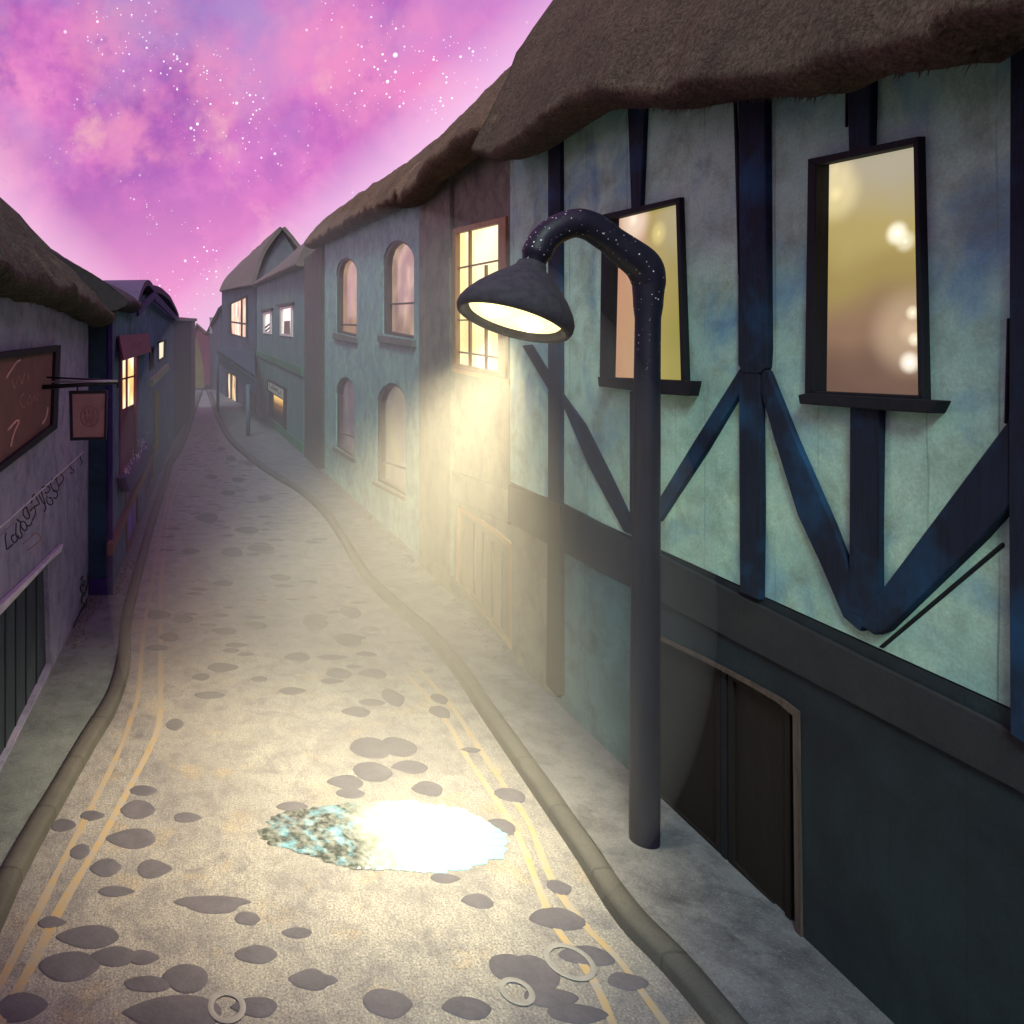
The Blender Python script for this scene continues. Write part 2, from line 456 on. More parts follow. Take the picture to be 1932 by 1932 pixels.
M_violet = paint('violet_paint', (0.27, 0.19, 0.58), (0.07, 0.035, 0.30), 0.6, scale=1.2)
M_purple3 = plaster('aubergine_plaster', (0.095, 0.055, 0.125), (0.065, 0.055, 0.10), (0.03, 0.025, 0.045), 0.4)
M_trim3 = paint('dusty_stone', (0.33, 0.25, 0.32), (0.22, 0.18, 0.22), 0.8)
M_maroon = paint('maroon_paint', (0.16, 0.04, 0.085), (0.10, 0.026, 0.06), 0.6)
M_board = paint('oxblood_board', (0.15, 0.068, 0.062), (0.10, 0.055, 0.052), 0.8, scale=4)
M_gold = paint('dull_gold_paint', (0.60, 0.40, 0.27), (0.45, 0.28, 0.2), 0.6)
M_faint = paint('faded_lettering', (0.30, 0.17, 0.15), (0.25, 0.14, 0.13), 0.7)
M_ink = paint('black_ink_paint', (0.012, 0.012, 0.018), (0.02, 0.018, 0.025), 0.7)
M_signp = paint('rose_tan_panel', (0.29, 0.185, 0.165), (0.22, 0.14, 0.13), 0.7, scale=5)
M_signd = paint('rose_brown_emblem', (0.24, 0.13, 0.12), (0.2, 0.11, 0.10), 0.7)
M_iron = paint('wrought_iron', (0.012, 0.013, 0.018), (0.02, 0.02, 0.026), 0.45, 0.3)
M_steel = paint('pale_rail', (0.30, 0.30, 0.32), (0.2, 0.2, 0.22), 0.4, 0.2)
M_doord = wood('dark_brown_door', (0.010, 0.006, 0.005), (0.004, 0.003, 0.0028), 0.8, (8, 8, 0.5))
M_doorl = wood('blue_slate_door', (0.035, 0.055, 0.08), (0.012, 0.018, 0.028), 0.7, (8, 8, 0.4), 0.5, hi=(0.055, 0.075, 0.095))
M_doorb = wood('tan_door', (0.24, 0.17, 0.10), (0.13, 0.10, 0.07), 0.6, (8, 8, 0.5))
M_jamb = wood('worn_jamb', (0.10, 0.07, 0.06), (0.035, 0.026, 0.024), 0.7)
M_fr3 = paint('brown_window_surround', (0.085, 0.055, 0.045), (0.05, 0.035, 0.03), 0.6)
M_sill3 = plaster('grey_sill', (0.15, 0.155, 0.14), (0.11, 0.12, 0.11), (0.06, 0.06, 0.05), 1.0)
M_frm2 = wood('honey_window_frame', (0.36, 0.22, 0.10), (0.22, 0.13, 0.06), 0.55)
M_white = paint('white_painted_frame', (0.72, 0.70, 0.66), (0.55, 0.54, 0.5), 0.5)
M_signw = paint('cream_sign', (0.62, 0.60, 0.50), (0.45, 0.45, 0.4), 0.6)
M_awning = paint('navy_canvas', (0.018, 0.042, 0.080), (0.012, 0.028, 0.05), 0.8)
M_post5 = paint('pale_blue_post', (0.07, 0.11, 0.15), (0.045, 0.07, 0.10), 0.7)
M_olive = paint('olive_paint', (0.17, 0.15, 0.035), (0.10, 0.09, 0.03), 0.6)
M_sage = paint('sage_ledge', (0.26, 0.32, 0.18), (0.17, 0.22, 0.13), 0.7)
M_rail = wood('red_brown_rail', (0.18, 0.09, 0.07), (0.11, 0.06, 0.05), 0.6)
M_dark = paint('dark_opening', (0.006, 0.005, 0.006), (0.010, 0.008, 0.008), 0.8)
M_flower = paint('white_petals', (0.6, 0.55, 0.62), (0.4, 0.36, 0.45), 0.7)

def lamp_paint():
    m = Mat('violet_black_lamp_paint'); v = m.coord()
    n = m.noise(m.coord((2, 2, 0.5)), 2.4, 5, 0.6)
    c = m.mix(m.ramp(n, [(0.35, 0), (0.7, 1)]), (0.005, 0.0045, 0.012), (0.011, 0.009, 0.024))
    vo = m.n('ShaderNodeTexVoronoi', feature='F1'); m.nt.links.new(v, vo.inputs['Vector']); vo.inputs['Scale'].default_value = 34
    rn = m.sep(vo.outputs['Color'])[1]
    dot = m.math('LESS_THAN', vo.outputs['Distance'], m.math('MULTIPLY', m.math('POWER', rn, 2.5), 0.24))
    zz = m.sep(v)[2]
    dot = m.math('MULTIPLY', dot, m.ramp(m.math('DIVIDE', zz, 6.0), [(0.70, 0), (0.82, 1)]))
    c = m.mix(dot, c, (0.7, 0.68, 0.75))
    return m.finish(c, 0.5, m.noise(v, 9, 4, 0.6), 0.2, 0.02, 0.0, 0.3)
M_lamp = lamp_paint()
M_shade = paint('matte_shade_enamel', (0.045, 0.042, 0.052), (0.022, 0.020, 0.030), 0.85, bump=0.5, scale=14)
M_lens = Mat('lamp_glass').finish((0.9, 0.8, 0.4), 0.3, emit=(1.0, 0.84, 0.40), estr=1.6)
M_bulb = Mat('hot_bulb').finish((0.9, 0.9, 0.8), 0.3, emit=(1.0, 0.95, 0.74), estr=14.0)

def road_mat():
    m = Mat('worn_cobble_asphalt'); v = m.coord()
    big = m.noise(v, 0.7, 5, 0.6, 0.5); mid = m.noise(v, 3.2, 8, 0.75, 0.4); sp = m.noise(v, 55, 4, 0.8)
    scr = m.noise(m.coord((5, 0.9, 1)), 4, 6, 0.7, 2.0)
    c = m.mix(m.ramp(big, [(0.35, 0), (0.65, 1)]), (0.205, 0.205, 0.215), (0.30, 0.295, 0.285))
    c = m.mix(m.ramp(mid, [(0.46, 0), (0.68, 0.85)]), c, (0.10, 0.098, 0.13))
    c = m.mix(m.ramp(m.noise(v, 1.9, 5, 0.6), [(0.56, 0), (0.68, 0.45)]), c, (0.36, 0.27, 0.15))
    c = m.mix(m.ramp(sp, [(0.38, 0.9), (0.56, 0)]), c, (0.075, 0.07, 0.09))
    c = m.mix(m.ramp(sp, [(0.60, 0), (0.72, 0.5)]), c, (0.55, 0.53, 0.52))
    c = m.mix(m.ramp(scr, [(0.52, 0), (0.56, 0.7), (0.60, 0)]), c, (0.10, 0.095, 0.11))
    h = m.math('ADD', m.math('MULTIPLY', mid, 0.7), m.math('ADD', m.math('MULTIPLY', sp, 0.5), m.math('MULTIPLY', scr, 0.3)))
    r = m.ramp(mid, [(0.35, 0.5), (0.65, 0.85)])
    return m.finish(c, r, h, 0.55, 0.02)
M_road = road_mat()
M_cob = plaster('blue_grey_cobble', (0.092, 0.088, 0.118), (0.07, 0.068, 0.094), (0.05, 0.049, 0.064), 3.0, 0.85, 0.4)
M_cob2 = M_cob
M_pave = plaster('speckled_pavement', (0.165, 0.165, 0.185), (0.105, 0.106, 0.125), (0.035, 0.036, 0.046), 1.4, 0.85, 0.6, amt=0.85)
M_pave2 = plaster('dark_pavement', (0.15, 0.175, 0.185), (0.105, 0.13, 0.145), (0.04, 0.045, 0.05), 1.4, 0.85, 0.5)
M_kerb = plaster('granite_kerb', (0.15, 0.145, 0.14), (0.105, 0.105, 0.11), (0.05, 0.05, 0.05), 2.0, 0.75, 0.4)
def kerb_mat():
    m = Mat('granite_kerb'); v = m.coord(); y = m.sep(v)[1]
    big = m.noise(v, 2.0, 6, 0.65); sp = m.noise(v, 60, 4, 0.8)
    fr = m.math('FRACT', m.math('DIVIDE', y, 0.92))
    jn = m.ramp(fr, [(0.0, 1), (0.014, 0.7), (0.022, 0), (0.98, 0), (1.0, 1)])
    idx = m.math('FLOOR', m.math('DIVIDE', y, 0.92))
    wn = m.n('ShaderNodeTexWhiteNoise', noise_dimensions='1D'); m.put(wn.inputs['W'], idx)
    c = m.mix(m.ramp(big, [(0.35, 0), (0.65, 1)]), (0.060, 0.059, 0.058), (0.095, 0.092, 0.086))
    c = m.mix(m.math('MULTIPLY', wn.outputs['Value'], 0.35), c, (0.05, 0.05, 0.053))
    c = m.mix(m.ramp(sp, [(0.38, 0.7), (0.55, 0)]), c, (0.05, 0.05, 0.055))
    c = m.mix(m.math('MULTIPLY', jn, 0.5), c, (0.025, 0.025, 0.027))
    h = m.math('SUBTRACT', m.math('ADD', m.math('MULTIPLY', big, 0.5), m.math('MULTIPLY', sp, 0.4)), m.math('MULTIPLY', jn, 0.4))
    return m.finish(c, 0.8, h, 0.5, 0.02)
M_kerb = kerb_mat()
M_ground = plaster('dark_ground', (0.05, 0.05, 0.055), (0.035, 0.035, 0.04), (0.02, 0.02, 0.02), 0.3)
def line_mat():
    m = Mat('worn_yellow_paint'); v = m.coord()
    w = m.ramp(m.noise(v, 7, 8, 0.8), [(0.40, 0), (0.66, 0.85)])
    c = m.mix(w, (0.22, 0.21, 0.215), m.mix(m.noise(v, 3, 4), (0.36, 0.225, 0.04), (0.28, 0.19, 0.06)))
    return m.finish(c, 0.75, m.noise(v, 55, 4, 0.8), 0.4, 0.01)
M_yellow = line_mat()
M_ring = paint('pale_splash', (0.20, 0.20, 0.215), (0.15, 0.15, 0.165), 0.6)
def puddle_mat():
    m = Mat('glare_puddle_water'); v = m.coord()  # pale base colour imitates blown-out glare on the water
    x = m.sep(v)[0]
    y = m.sep(v)[1]
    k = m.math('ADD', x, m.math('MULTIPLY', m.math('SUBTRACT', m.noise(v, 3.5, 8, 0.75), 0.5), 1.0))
    dark_reflect = m.ramp(m.math('ADD', k, 0.6), [(0.12, 1), (0.78, 0)])  # dark reflection painted into the left side, broken up by noise
    dark_reflect = m.math('MULTIPLY', dark_reflect, m.ramp(m.noise(v, 16, 8, 0.65), [(0.42, 1), (0.70, 0.6)]))
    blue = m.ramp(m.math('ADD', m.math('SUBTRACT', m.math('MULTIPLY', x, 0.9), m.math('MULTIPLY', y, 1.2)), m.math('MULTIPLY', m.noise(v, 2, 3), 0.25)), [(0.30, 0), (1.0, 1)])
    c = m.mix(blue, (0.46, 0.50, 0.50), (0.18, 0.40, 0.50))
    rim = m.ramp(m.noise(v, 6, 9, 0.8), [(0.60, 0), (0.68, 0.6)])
    c = m.mix(dark_reflect, m.mix(rim, c, (0.5, 0.5, 0.46)), m.mix(m.ramp(m.noise(v, 4.5, 6), [(0.5, 0), (0.62, 1)]), (0.022, 0.032, 0.028), (0.10, 0.24, 0.34)))
    return m.finish(c, 0.04, m.noise(v, 4, 2), 0.03, 0.01, spec=0.5)
M_puddle = puddle_mat()
M_gravel = paint('brown_grit', (0.07, 0.06, 0.055), (0.18, 0.16, 0.14), 0.9, scale=12)

# ------------------------------------------------------------------ ground, road, kerbs
bm = B(); box(bm, (-400, -60, -0.6), (400, 700, -0.02)); struct('ground', bm, M_ground)

Lpx = [(0,1765),(60,1632),(120,1520),(180,1412),(216,1352),(237,1298),(247,1247),(250,1172),(264,1106),(279,1046),(297,977),(321,902),(327,877),(348,842),(362,802),(373,766),(382,742)]
Rpx = [(1330,1932),(1165,1745),(1080,1612),(985,1470),(905,1350),(850,1265),(790,1195),(740,1150),(680,1088),(640,1020),(610,975),(580,945),(555,925),(510,898),(465,865),(426,826),(405,784),(394,752),(389,740)]
Ledge = [Vector((-1.95, -8, 0)), Vector((-1.8, 2, 0))] + [gp(*p) for p in Lpx]
Redge = [Vector((3.45, -8, 0)), Vector((3.42, 2, 0))] + [gp(*p) for p in Rpx]
Lc, Rc = catmull(Ledge, 6), catmull(Redge, 6)

def strip(pts_a, pts_b, z):
    bm = B()
    va = [bm.verts.new((p.x, p.y, z)) for p in pts_a]; vb = [bm.verts.new((p.x, p.y, z)) for p in pts_b]
    for i in range(len(va) - 1):
        bm.faces.new((va[i], vb[i], vb[i + 1], va[i + 1]))
    bmesh.ops.recalc_face_normals(bm, faces=bm.faces)
    return bm
def xs(line, y):
    for a, b in zip(line, line[1:]):
        if a.y <= y <= b.y: return a.x + (b.x - a.x) * (y - a.y) / (b.y - a.y + 1e-9)
    return line[-1].x
ys = [-8 + i * 0.35 for i in range(130)] + [38 + 1.5 * i for i in range(66)]
bm = strip([Vector((xs(Lc, y) - 0.02, y, 0)) for y in ys], [Vector((xs(Rc, y) + 0.02, y, 0)) for y in ys], 0.0)
for f in bm.faces:
    if f.normal.z < 0: f.normal_flip()
road = struct('road', bm, M_road); OFF['road'] = Vector((0, 0, 0))

def kerb(line, side, mat):
    bm = B()
    rows = []
    for i, p in enumerate(line):
        if p.y > 136: break
        t = (line[min(i + 1, len(line) - 1)] - line[max(i - 1, 0)]).normalized()
        n = Vector((t.y, -t.x, 0)) * side
        w = 0.19 + 0.03 * noise.noise(p * 0.7) + max(0, p.y - 18) * 0.006
        hgt = 0.135 + 0.015 * noise.noise(p * 0.9 + Vector((4, 0, 0)))
        prof = [(0.0, -0.05), (0.012, hgt * 0.6), (0.02, hgt * 0.86), (0.05, hgt), (w * 0.6, hgt + 0.006), (w, hgt), (w + 0.01, hgt - 0.05)]
        rows.append([bm.verts.new(p + n * a + Vector((0, 0, b))) for a, b in prof])
    for a, b in zip(rows, rows[1:]):
        for k in range(len(a) - 1):
            f = bm.faces.new((a[k], b[k], b[k + 1], a[k + 1])); f.smooth = True
    bmesh.ops.recalc_face_normals(bm, faces=bm.faces)
    o = struct('kerb', bm, mat)
kerb(Lc, -1, M_kerb); kerb(Rc, 1, M_kerb)

bm = strip([Vector((xs(Rc, y) + 0.2, y, 0)) for y in ys], [Vector((6.5, y, 0)) for y in ys], 0.115); struct('pavement', bm, M_pave)
bm = strip([Vector((xs(Lc, y) - 0.2, y, 0)) for y in ys], [Vector((-4.5, y, 0)) for y in ys], 0.115); struct('pavement', bm, M_pave2)

# double yellow lines
def yline(px, w):
    c = catmull([gp(x, y, 0.004) for x, y in px], 6)
    va = []; vb = []
    for i, p in enumerate(c):
        t = (c[min(i + 1, len(c) - 1)] - c[max(i - 1, 0)]).normalized(); n = Vector((t.y, -t.x, 0))
        ww = w * (0.9 + 0.3 * noise.noise(p * 2.0))
        va.append(p - n * ww); vb.append(p + n * ww)
    return va, vb
def marking(lines):
    bm = B()
    for px, w in lines:
        va, vb = yline(px, w)
        a = [bm.verts.new(p) for p in va]; b = [bm.verts.new(p) for p in vb]
        for i in range(len(a) - 1): bm.faces.new((a[i], b[i], b[i + 1], a[i + 1]))
    bmesh.ops.recalc_face_normals(bm, faces=bm.faces)
    for f in bm.faces:
        if f.normal.z < 0: f.normal_flip()
    return bm
bm = marking([([(-60,1990),(15,1827),(75,1712),(115,1632),(165,1537),(220,1427),(245,1362),(262,1300),(270,1202),(285,1110),(300,1020),(318,940)], 0.036),
              ([(-40,2010),(10,1912),(75,1792),(120,1702),(200,1567),(280,1417),(300,1362),(303,1292),(303,1202),(303,1112),(312,1022),(324,947),(345,885)], 0.040),
              ([(770,1275),(815,1325),(850,1372),(880,1427),(925,1492),(976,1574),(1016,1674),(1046,1744),(1086,1799),(1126,1862),(1160,1940)], 0.036),
              ([(790,1262),(850,1330),(900,1405),(950,1480),(996,1549),(1041,1659),(1100,1742),(1166,1809),(1206,1864),(1265,1945)], 0.036)])
part('road_marking', bm, M_yellow, road)

# cobbles showing through the worn surface
cob = [(700,1412,80,42),(752,1409,70,40),(702,1456,75,40),(772,1447,70,26),(650,1476,72,28),(805,1488,62,30),(330,1367,35,24),(247,1582,95,40),(260,1527,70,35),(200,1637,60,36),(292,1640,70,36),(220,1682,75,20),
       (165,1767,125,45),(130,1822,120,60),(215,1804,95,40),(270,1807,60,30),(282,1857,100,32),(325,1912,200,70),(730,1892,95,60),(880,1902,95,45),(965,1827,90,60),(120,1557,50,25),(150,1607,40,30),(270,1492,55,20),(400,1702,150,25),
       (1056,1674,45,30),(1051,1734,110,45),(1106,1804,110,40),(996,1834,110,65),(1186,1853,80,35),(1041,1883,110,40),(1091,1913,120,40),(660,1155,42,24),(595,1175,50,26),(655,1208,55,28),(702,1271,55,18),(640,1271,50,22),(742,1316,40,35),
       (829,1319,33,20),(670,1343,55,20),(829,1343,40,25),(465,1000,48,14),(492,1034,55,22),(438,1042,40,20),(390,977,45,20),(345,1168,42,15),(300,1160,45,18),(318,1202,40,18),(297,1222,45,12),(423,1259,60,18),(378,1277,35,14),
       (435,865,22,10),(418,847,18,8),(468,874,22,10),(400,900,22,8),(450,905,26,9),(430,930,30,10),(500,940,30,10),(360,1040,34,12),(530,1090,40,14),(420,1100,40,13),(560,1240,50,18),(480,1180,46,14),(900,1700,60,30),(560,1760,60,22),(940,1560,70,30),(960,1500,60,30),(480,1900,90,40),(40,1900,100,60),(600,1850,80,24)]
rc = random.Random(21)
extra = []
while len(extra) < 270:
    Y = rc.uniform(8.5, 60) if rc.random() < 0.93 else rc.uniform(5.2, 8)
    X = rc.uniform(xs(Lc, Y) + 0.3, xs(Rc, Y) - 0.35)
    if (X - 1.7) ** 2 / 2.2 + (Y - 8.0) ** 2 / 6 < 1 and rc.random() < 0.85: continue
    px, py = X * F / Y + CX, CY + F * H / Y
    w = rc.uniform(0.16, 0.46) * F / Y; extra.append((px, py, w, w * rc.uniform(0.45, 0.75) * H / Y))
bm = B()
for i, (x, y, w, h) in enumerate(cob + extra):
    c = gp(x, y); d = c.y; rx = w * d / F / 2
    ry = (gp(x, y - h / 2).y - gp(x, y + h / 2).y) / 2
    k = 20; lean = random.uniform(-0.5, 0.5)
    def ringv(s, z):
        out = []
        for j in range(k):
            a = 2 * math.pi * j / k
            q = 1 + 0.13 * noise.noise(Vector((math.cos(a) * 1.3 + i * 3.7, math.sin(a) * 1.3, 0.5)))
            px, py = math.cos(a) * rx * s * q, math.sin(a) * abs(math.sin(a)) ** 0.25 * ry * s * q * (1 - 0.7 * math.cos(a) * lean)
            out.append(bm.verts.new((c.x + px, c.y + py, z)))
        return out
    z1 = 0.0045 + 0.002 * random.random()
    rs = [ringv(1.0, -0.004), ringv(0.96, z1 * 0.6), ringv(0.86, z1), ringv(0.5, z1 * 1.25)]
    for a, b in zip(rs, rs[1:]):
        for j in range(k):
            f = bm.faces.new((a[j], a[(j + 1) % k], b[(j + 1) % k], b[j])); f.smooth = True
    f = bm.faces.new(rs[-1]); f.smooth = True
part('cobbles', bm, M_cob, road)

# rings left by raindrops
bm = B()
for x, y, w in [(420,1132,34),(512,1066,28),(492,1034,58),(505,985,30),(1075,1812,84),(975,1868,58),(428,1897,66)]:
    c = gp(x, y, 0.016); r = w * c.y / F / 2
    prof_ = [(r - 0.03, 0.0), (r - 0.018, 0.003), (r, 0.004), (r + 0.012, 0.0)]
    lathe(bm, Vector((c.x, c.y, 0.009)), Vector((0, 0, 1)), [(z_, max(r_, 0.01)) for r_, z_ in prof_], 32)
bmesh.ops.recalc_face_normals(bm, faces=bm.faces)
for f in bm.faces:
    if f.normal.z < 0: f.normal_flip()
part('splash_rings', bm, M_ring, road)

# puddle
pp = [(490,1572),(525,1534),(575,1524),(625,1517),(690,1512),(750,1507),(800,1510),(830,1517),(880,1527),(920,1543),(950,1567),(957,1592),(948,1612),(900,1632),(850,1640),(800,1642),(720,1638),(650,1632),(610,1618),(575,1609),(520,1592)]
c = catmull([gp(x, y, 0.02) for x, y in pp + pp[:1]], 16)[:-1]
cen = sum(c, Vector()) / len(c)
bm = B()
outer = []
for i, p in enumerate(c):
    q = (p - cen); s = 1 + 0.07 * noise.noise(p * 5) + 0.06 * noise.noise(p * 13) + 0.03 * noise.noise(p * 31)
    outer.append(cen + q * s)
r0 = [bm.verts.new((p.x, p.y, 0.004)) for p in outer]
r1 = [bm.verts.new((cen.x + (p.x - cen.x) * 0.985, cen.y + (p.y - cen.y) * 0.985, 0.013)) for p in outer]
r2 = [bm.verts.new((cen.x + (p.x - cen.x) * 0.6, cen.y + (p.y - cen.y) * 0.6, 0.0155)) for p in outer]
vc = bm.verts.new((cen.x, cen.y, 0.0158)); k = len(r0)
for i in range(k):
    j = (i + 1) % k
    for a, b in ((r0, r1), (r1, r2)):
        f = bm.faces.new((a[i], a[j], b[j], b[i])); f.smooth = True
    f = bm.faces.new((r2[i], r2[j], vc)); f.smooth = True
for v in bm.verts: v.co -= cen
bmesh.ops.recalc_face_normals(bm, faces=bm.faces)
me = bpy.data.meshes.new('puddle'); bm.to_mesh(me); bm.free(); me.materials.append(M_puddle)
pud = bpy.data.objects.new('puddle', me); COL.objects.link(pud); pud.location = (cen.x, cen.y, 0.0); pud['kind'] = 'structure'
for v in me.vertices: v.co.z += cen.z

# grit swept against the walls
bm = B()
def pebble(p, r):
    ic = bmesh.ops.create_icosphere(bm, subdivisions=1, radius=r)['verts']
    for v in ic:
        v.co = Vector((v.co.x * random.uniform(0.8, 1.3), v.co.y * random.uniform(0.8, 1.3), v.co.z * 0.7)) + p
for i in range(900):
    y = random.uniform(11, 34); x = 4.92 - abs(random.gauss(0, 0.22)) - (0.15 if y < 16.3 else 0)
    pebble(Vector((x, y, 0.125)), random.uniform(0.008, 0.028))
for i in range(260):
    y = random.uniform(11.5, 17); x = (-2.15 if y < 14.2 else -1.75) + abs(random.gauss(0, 0.12))
    pebble(Vector((x, y, 0.125)), random.uniform(0.006, 0.022))
struct('gravel', bm, M_gravel, 'stuff')

# ------------------------------------------------------------------ RIGHT: timber-framed house
R1 = Facade((4.6, 0), (4.6, 20), 1)
t1 = thing('timber_framed_house', (4.6, 6, 0), 'teal half-timbered house with sagging brown thatch behind the street lamp', 'house')
w1o = [(1143,405),(1291,372),(1303,723),(1139,716)]; w1i = [(1160,413),(1284,382),(1294,719),(1153,713)]
w2o = [(1536,300),(1746,257),(1757,757),(1530,747)]; w2i = [(1552,311),(1737,272),(1746,747),(1547,738)]
q = lambda f, px: [f.at(x, y) for x, y in px]
def yz(x, pts): return [Vector((x, y, z)) for y, z in pts]
bm = B()
wall(bm, R1, yz(4.6, [(-4, 2.3), (11.15, 2.76), (11.15, 8.6), (7, 8.0), (-4, 7.2)]), [q(R1, w1o), q(R1, w2o)], 4.5)
part('wall', bm, M_teal, t1)
door1 = [(1219,1192),(1240,1202),(1330,1245),(1420,1292),(1470,1322),(1503,1348),(1508,1772),(1219,1491)]
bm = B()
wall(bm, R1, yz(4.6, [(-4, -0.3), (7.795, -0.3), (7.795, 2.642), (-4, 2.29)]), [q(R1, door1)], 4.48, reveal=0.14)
part('lower_wall', bm, M_lowshade, t1, 'render below the timber storey, coloured dark to stand for shade')
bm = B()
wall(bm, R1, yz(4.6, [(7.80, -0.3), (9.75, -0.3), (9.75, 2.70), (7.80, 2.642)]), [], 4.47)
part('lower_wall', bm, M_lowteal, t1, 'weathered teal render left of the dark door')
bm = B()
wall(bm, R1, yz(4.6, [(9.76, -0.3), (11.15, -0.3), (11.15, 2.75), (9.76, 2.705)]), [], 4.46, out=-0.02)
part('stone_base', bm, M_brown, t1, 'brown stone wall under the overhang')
# belt band between the storeys, shade under the belt built as a dark strip
bm = B()
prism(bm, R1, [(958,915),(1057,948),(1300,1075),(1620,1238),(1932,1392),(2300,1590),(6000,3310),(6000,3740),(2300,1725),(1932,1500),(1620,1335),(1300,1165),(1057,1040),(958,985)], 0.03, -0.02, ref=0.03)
part('storey_shade_band', bm, M_storey_shade, t1, bevel=0.01)
def bar(px, out=0.085, mat=M_timber, name='timber_post'):
    out *= 0.55
    bm = B(); prism(bm, R1, px, out, -0.02, ref=out); part(name, bm, mat, t1, bevel=0.012)
bar([(1034,255),(1057,245),(1058,700),(1057,952),(1034,945),(1036,700)])
bar([(1034,946),(1057,953),(1057,1310),(1050,1316),(1030,1292)], 0.10, M_black)
bar([(1183,195),(1216,190),(1208,392),(1190,396)])
bar([(1187,738),(1213,740),(1213,1008),(1187,1000)], 0.08)
bar([(1393,180),(1443,175),(1446,660),(1444,695),(1432,705),(1400,705),(1393,690),(1397,500)], 0.10)
bar([(1394,700),(1432,700),(1434,960),(1432,1132),(1396,1118)], 0.09)
bar([(1597,150),(1644,140),(1641,278),(1600,286)])
bar([(1604,768),(1658,772),(1655,1000),(1656,1178),(1602,1152)])
bar([(1905,95),(1985,80),(1985,1440),(1905,1385),(1902,900)], 0.12, M_timber)
bar([(984,652),(1000,650),(1040,715),(1038,742)], 0.07, M_timber, 'brace')
bar([(1058,742),(1060,762),(1110,880),(1176,1003),(1192,1010),(1192,990),(1150,900),(1100,800)], 0.07, M_timber, 'brace')
bar([(1396,694),(1398,735),(1330,850),(1242,985),(1238,948),(1310,830)], 0.08, M_timber, 'brace')
bar([(1437,690),(1449,702),(1500,830),(1570,990),(1615,1110),(1640,1165),(1622,1192),(1590,1165),(1545,1060),(1505,975),(1460,830),(1434,740)], 0.075, M_timber, 'brace')
bar([(1640,1142),(1905,788),(1905,952),(1850,1015),(1670,1190),(1648,1198),(1622,1180)], 0.105, M_timber, 'brace')
# thin second outline battens beside the posts
for px in ([(1655,1220),(1662,1224),(1892,1030),(1888,1022)], [(1382,185),(1387,185),(1392,330),(1396,520),(1391,520),(1386,330)], [(1436,760),(1440,762),(1437,1118),(1432,1118)], [(1056,760),(1060,762),(1062,935),(1058,935)], [(1594,170),(1597,170),(1596,240),(1593,240)], [(1898,600),(1903,600),(1898,800),(1893,800)]):
    bar(px, 0.03, M_black, 'batten')

for y in (0.6, 2.3):
    bm = B(); box(bm, (4.545, y, 2.34), (4.61, y + 0.24, 7.4)); part('timber_post', bm, M_timber, t1, bevel=0.012)
def win(parent, fac, outer, inner, sill, fm, gm, sm, out=0.05, depth=0.13, sill_out=0.09):
    bm = B(); ring(bm, fac, outer, inner, out, -depth)
    f = part('window', bm, fm, parent, bevel=0.006)
    bm = B(); prism(bm, fac, inner, -0.05, -0.075); g = part('glass', bm, gm, f)
    if sill:
        bm = B(); prism(bm, fac, sill, sill_out, -0.02, ref=sill_out); part('sill', bm, sm, f, bevel=0.008)
    return f

def loc(fac, x, y, root):
    return tuple(fac.at(x, y, -0.05) - OFF[root.name])
yl, yr = loc(R1, 1155, 600, t1)[1], loc(R1, 1290, 600, t1)[1]
zt, zb = loc(R1, 1650, 280, t1)[2], loc(R1, 1650, 745, t1)[2]
W1G = glow('amber_window_light', [(0.0, (0.50, 0.26, 0.16)), (0.45, (0.46, 0.28, 0.15)), (0.56, (0.36, 0.28, 0.08)), (1.0, (0.28, 0.25, 0.06))], 0.85, 0.9, [(loc(R1,1195,412,t1), 0.36, (1.0, 0.85, 0.66), 0.95), (loc(R1,1243,440,t1), 0.16, (0.9, 0.75, 0.25), 0.8), (loc(R1,1285,410,t1), 0.5, (0.42, 0.38, 0.26), 0.7)], 2.0, band=(1, yl, yr))
W2G = glow('honey_window_light', [(0.0, (0.15, 0.085, 0.06)), (0.25, (0.27, 0.16, 0.10)), (0.5, (0.36, 0.27, 0.09)), (0.7, (0.46, 0.36, 0.13)), (1.0, (0.42, 0.38, 0.27))], 0.8, 0.85, 
           [(loc(R1,1577,365,t1), 0.26, (1.0, 0.85, 0.45), 0.9), (loc(R1,1575,320,t1), 0.2, (0.9, 0.75, 0.45), 0.7), (loc(R1,1692,440,t1), 0.10, (1.6, 1.5, 1.2), 1.0), (loc(R1,1708,455,t1), 0.09, (1.2, 1.1, 0.8), 0.9),
            (loc(R1,1718,625,t1), 0.36, (0.75, 0.55, 0.36), 0.8), (loc(R1,1716,684,t1), 0.09, (1.5, 1.4, 1.2), 1.0), (loc(R1,1722,590,t1), 0.06, (1.3, 1.2, 0.9), 0.9), (loc(R1,1726,640,t1), 0.06, (1.3, 1.2, 0.9), 0.9)], 5.0, band=(2, zb, zt))
win(t1, R1, w1o, w1i, [(1127,711),(1306,719),(1300,747),(1250,744),(1129,729)], M_black, W1G, M_black)
win(t1, R1, w2o, w2i, [(1505,745),(1518,742),(1768,756),(1756,780),(1690,776),(1508,762)], M_black, W2G, M_black)
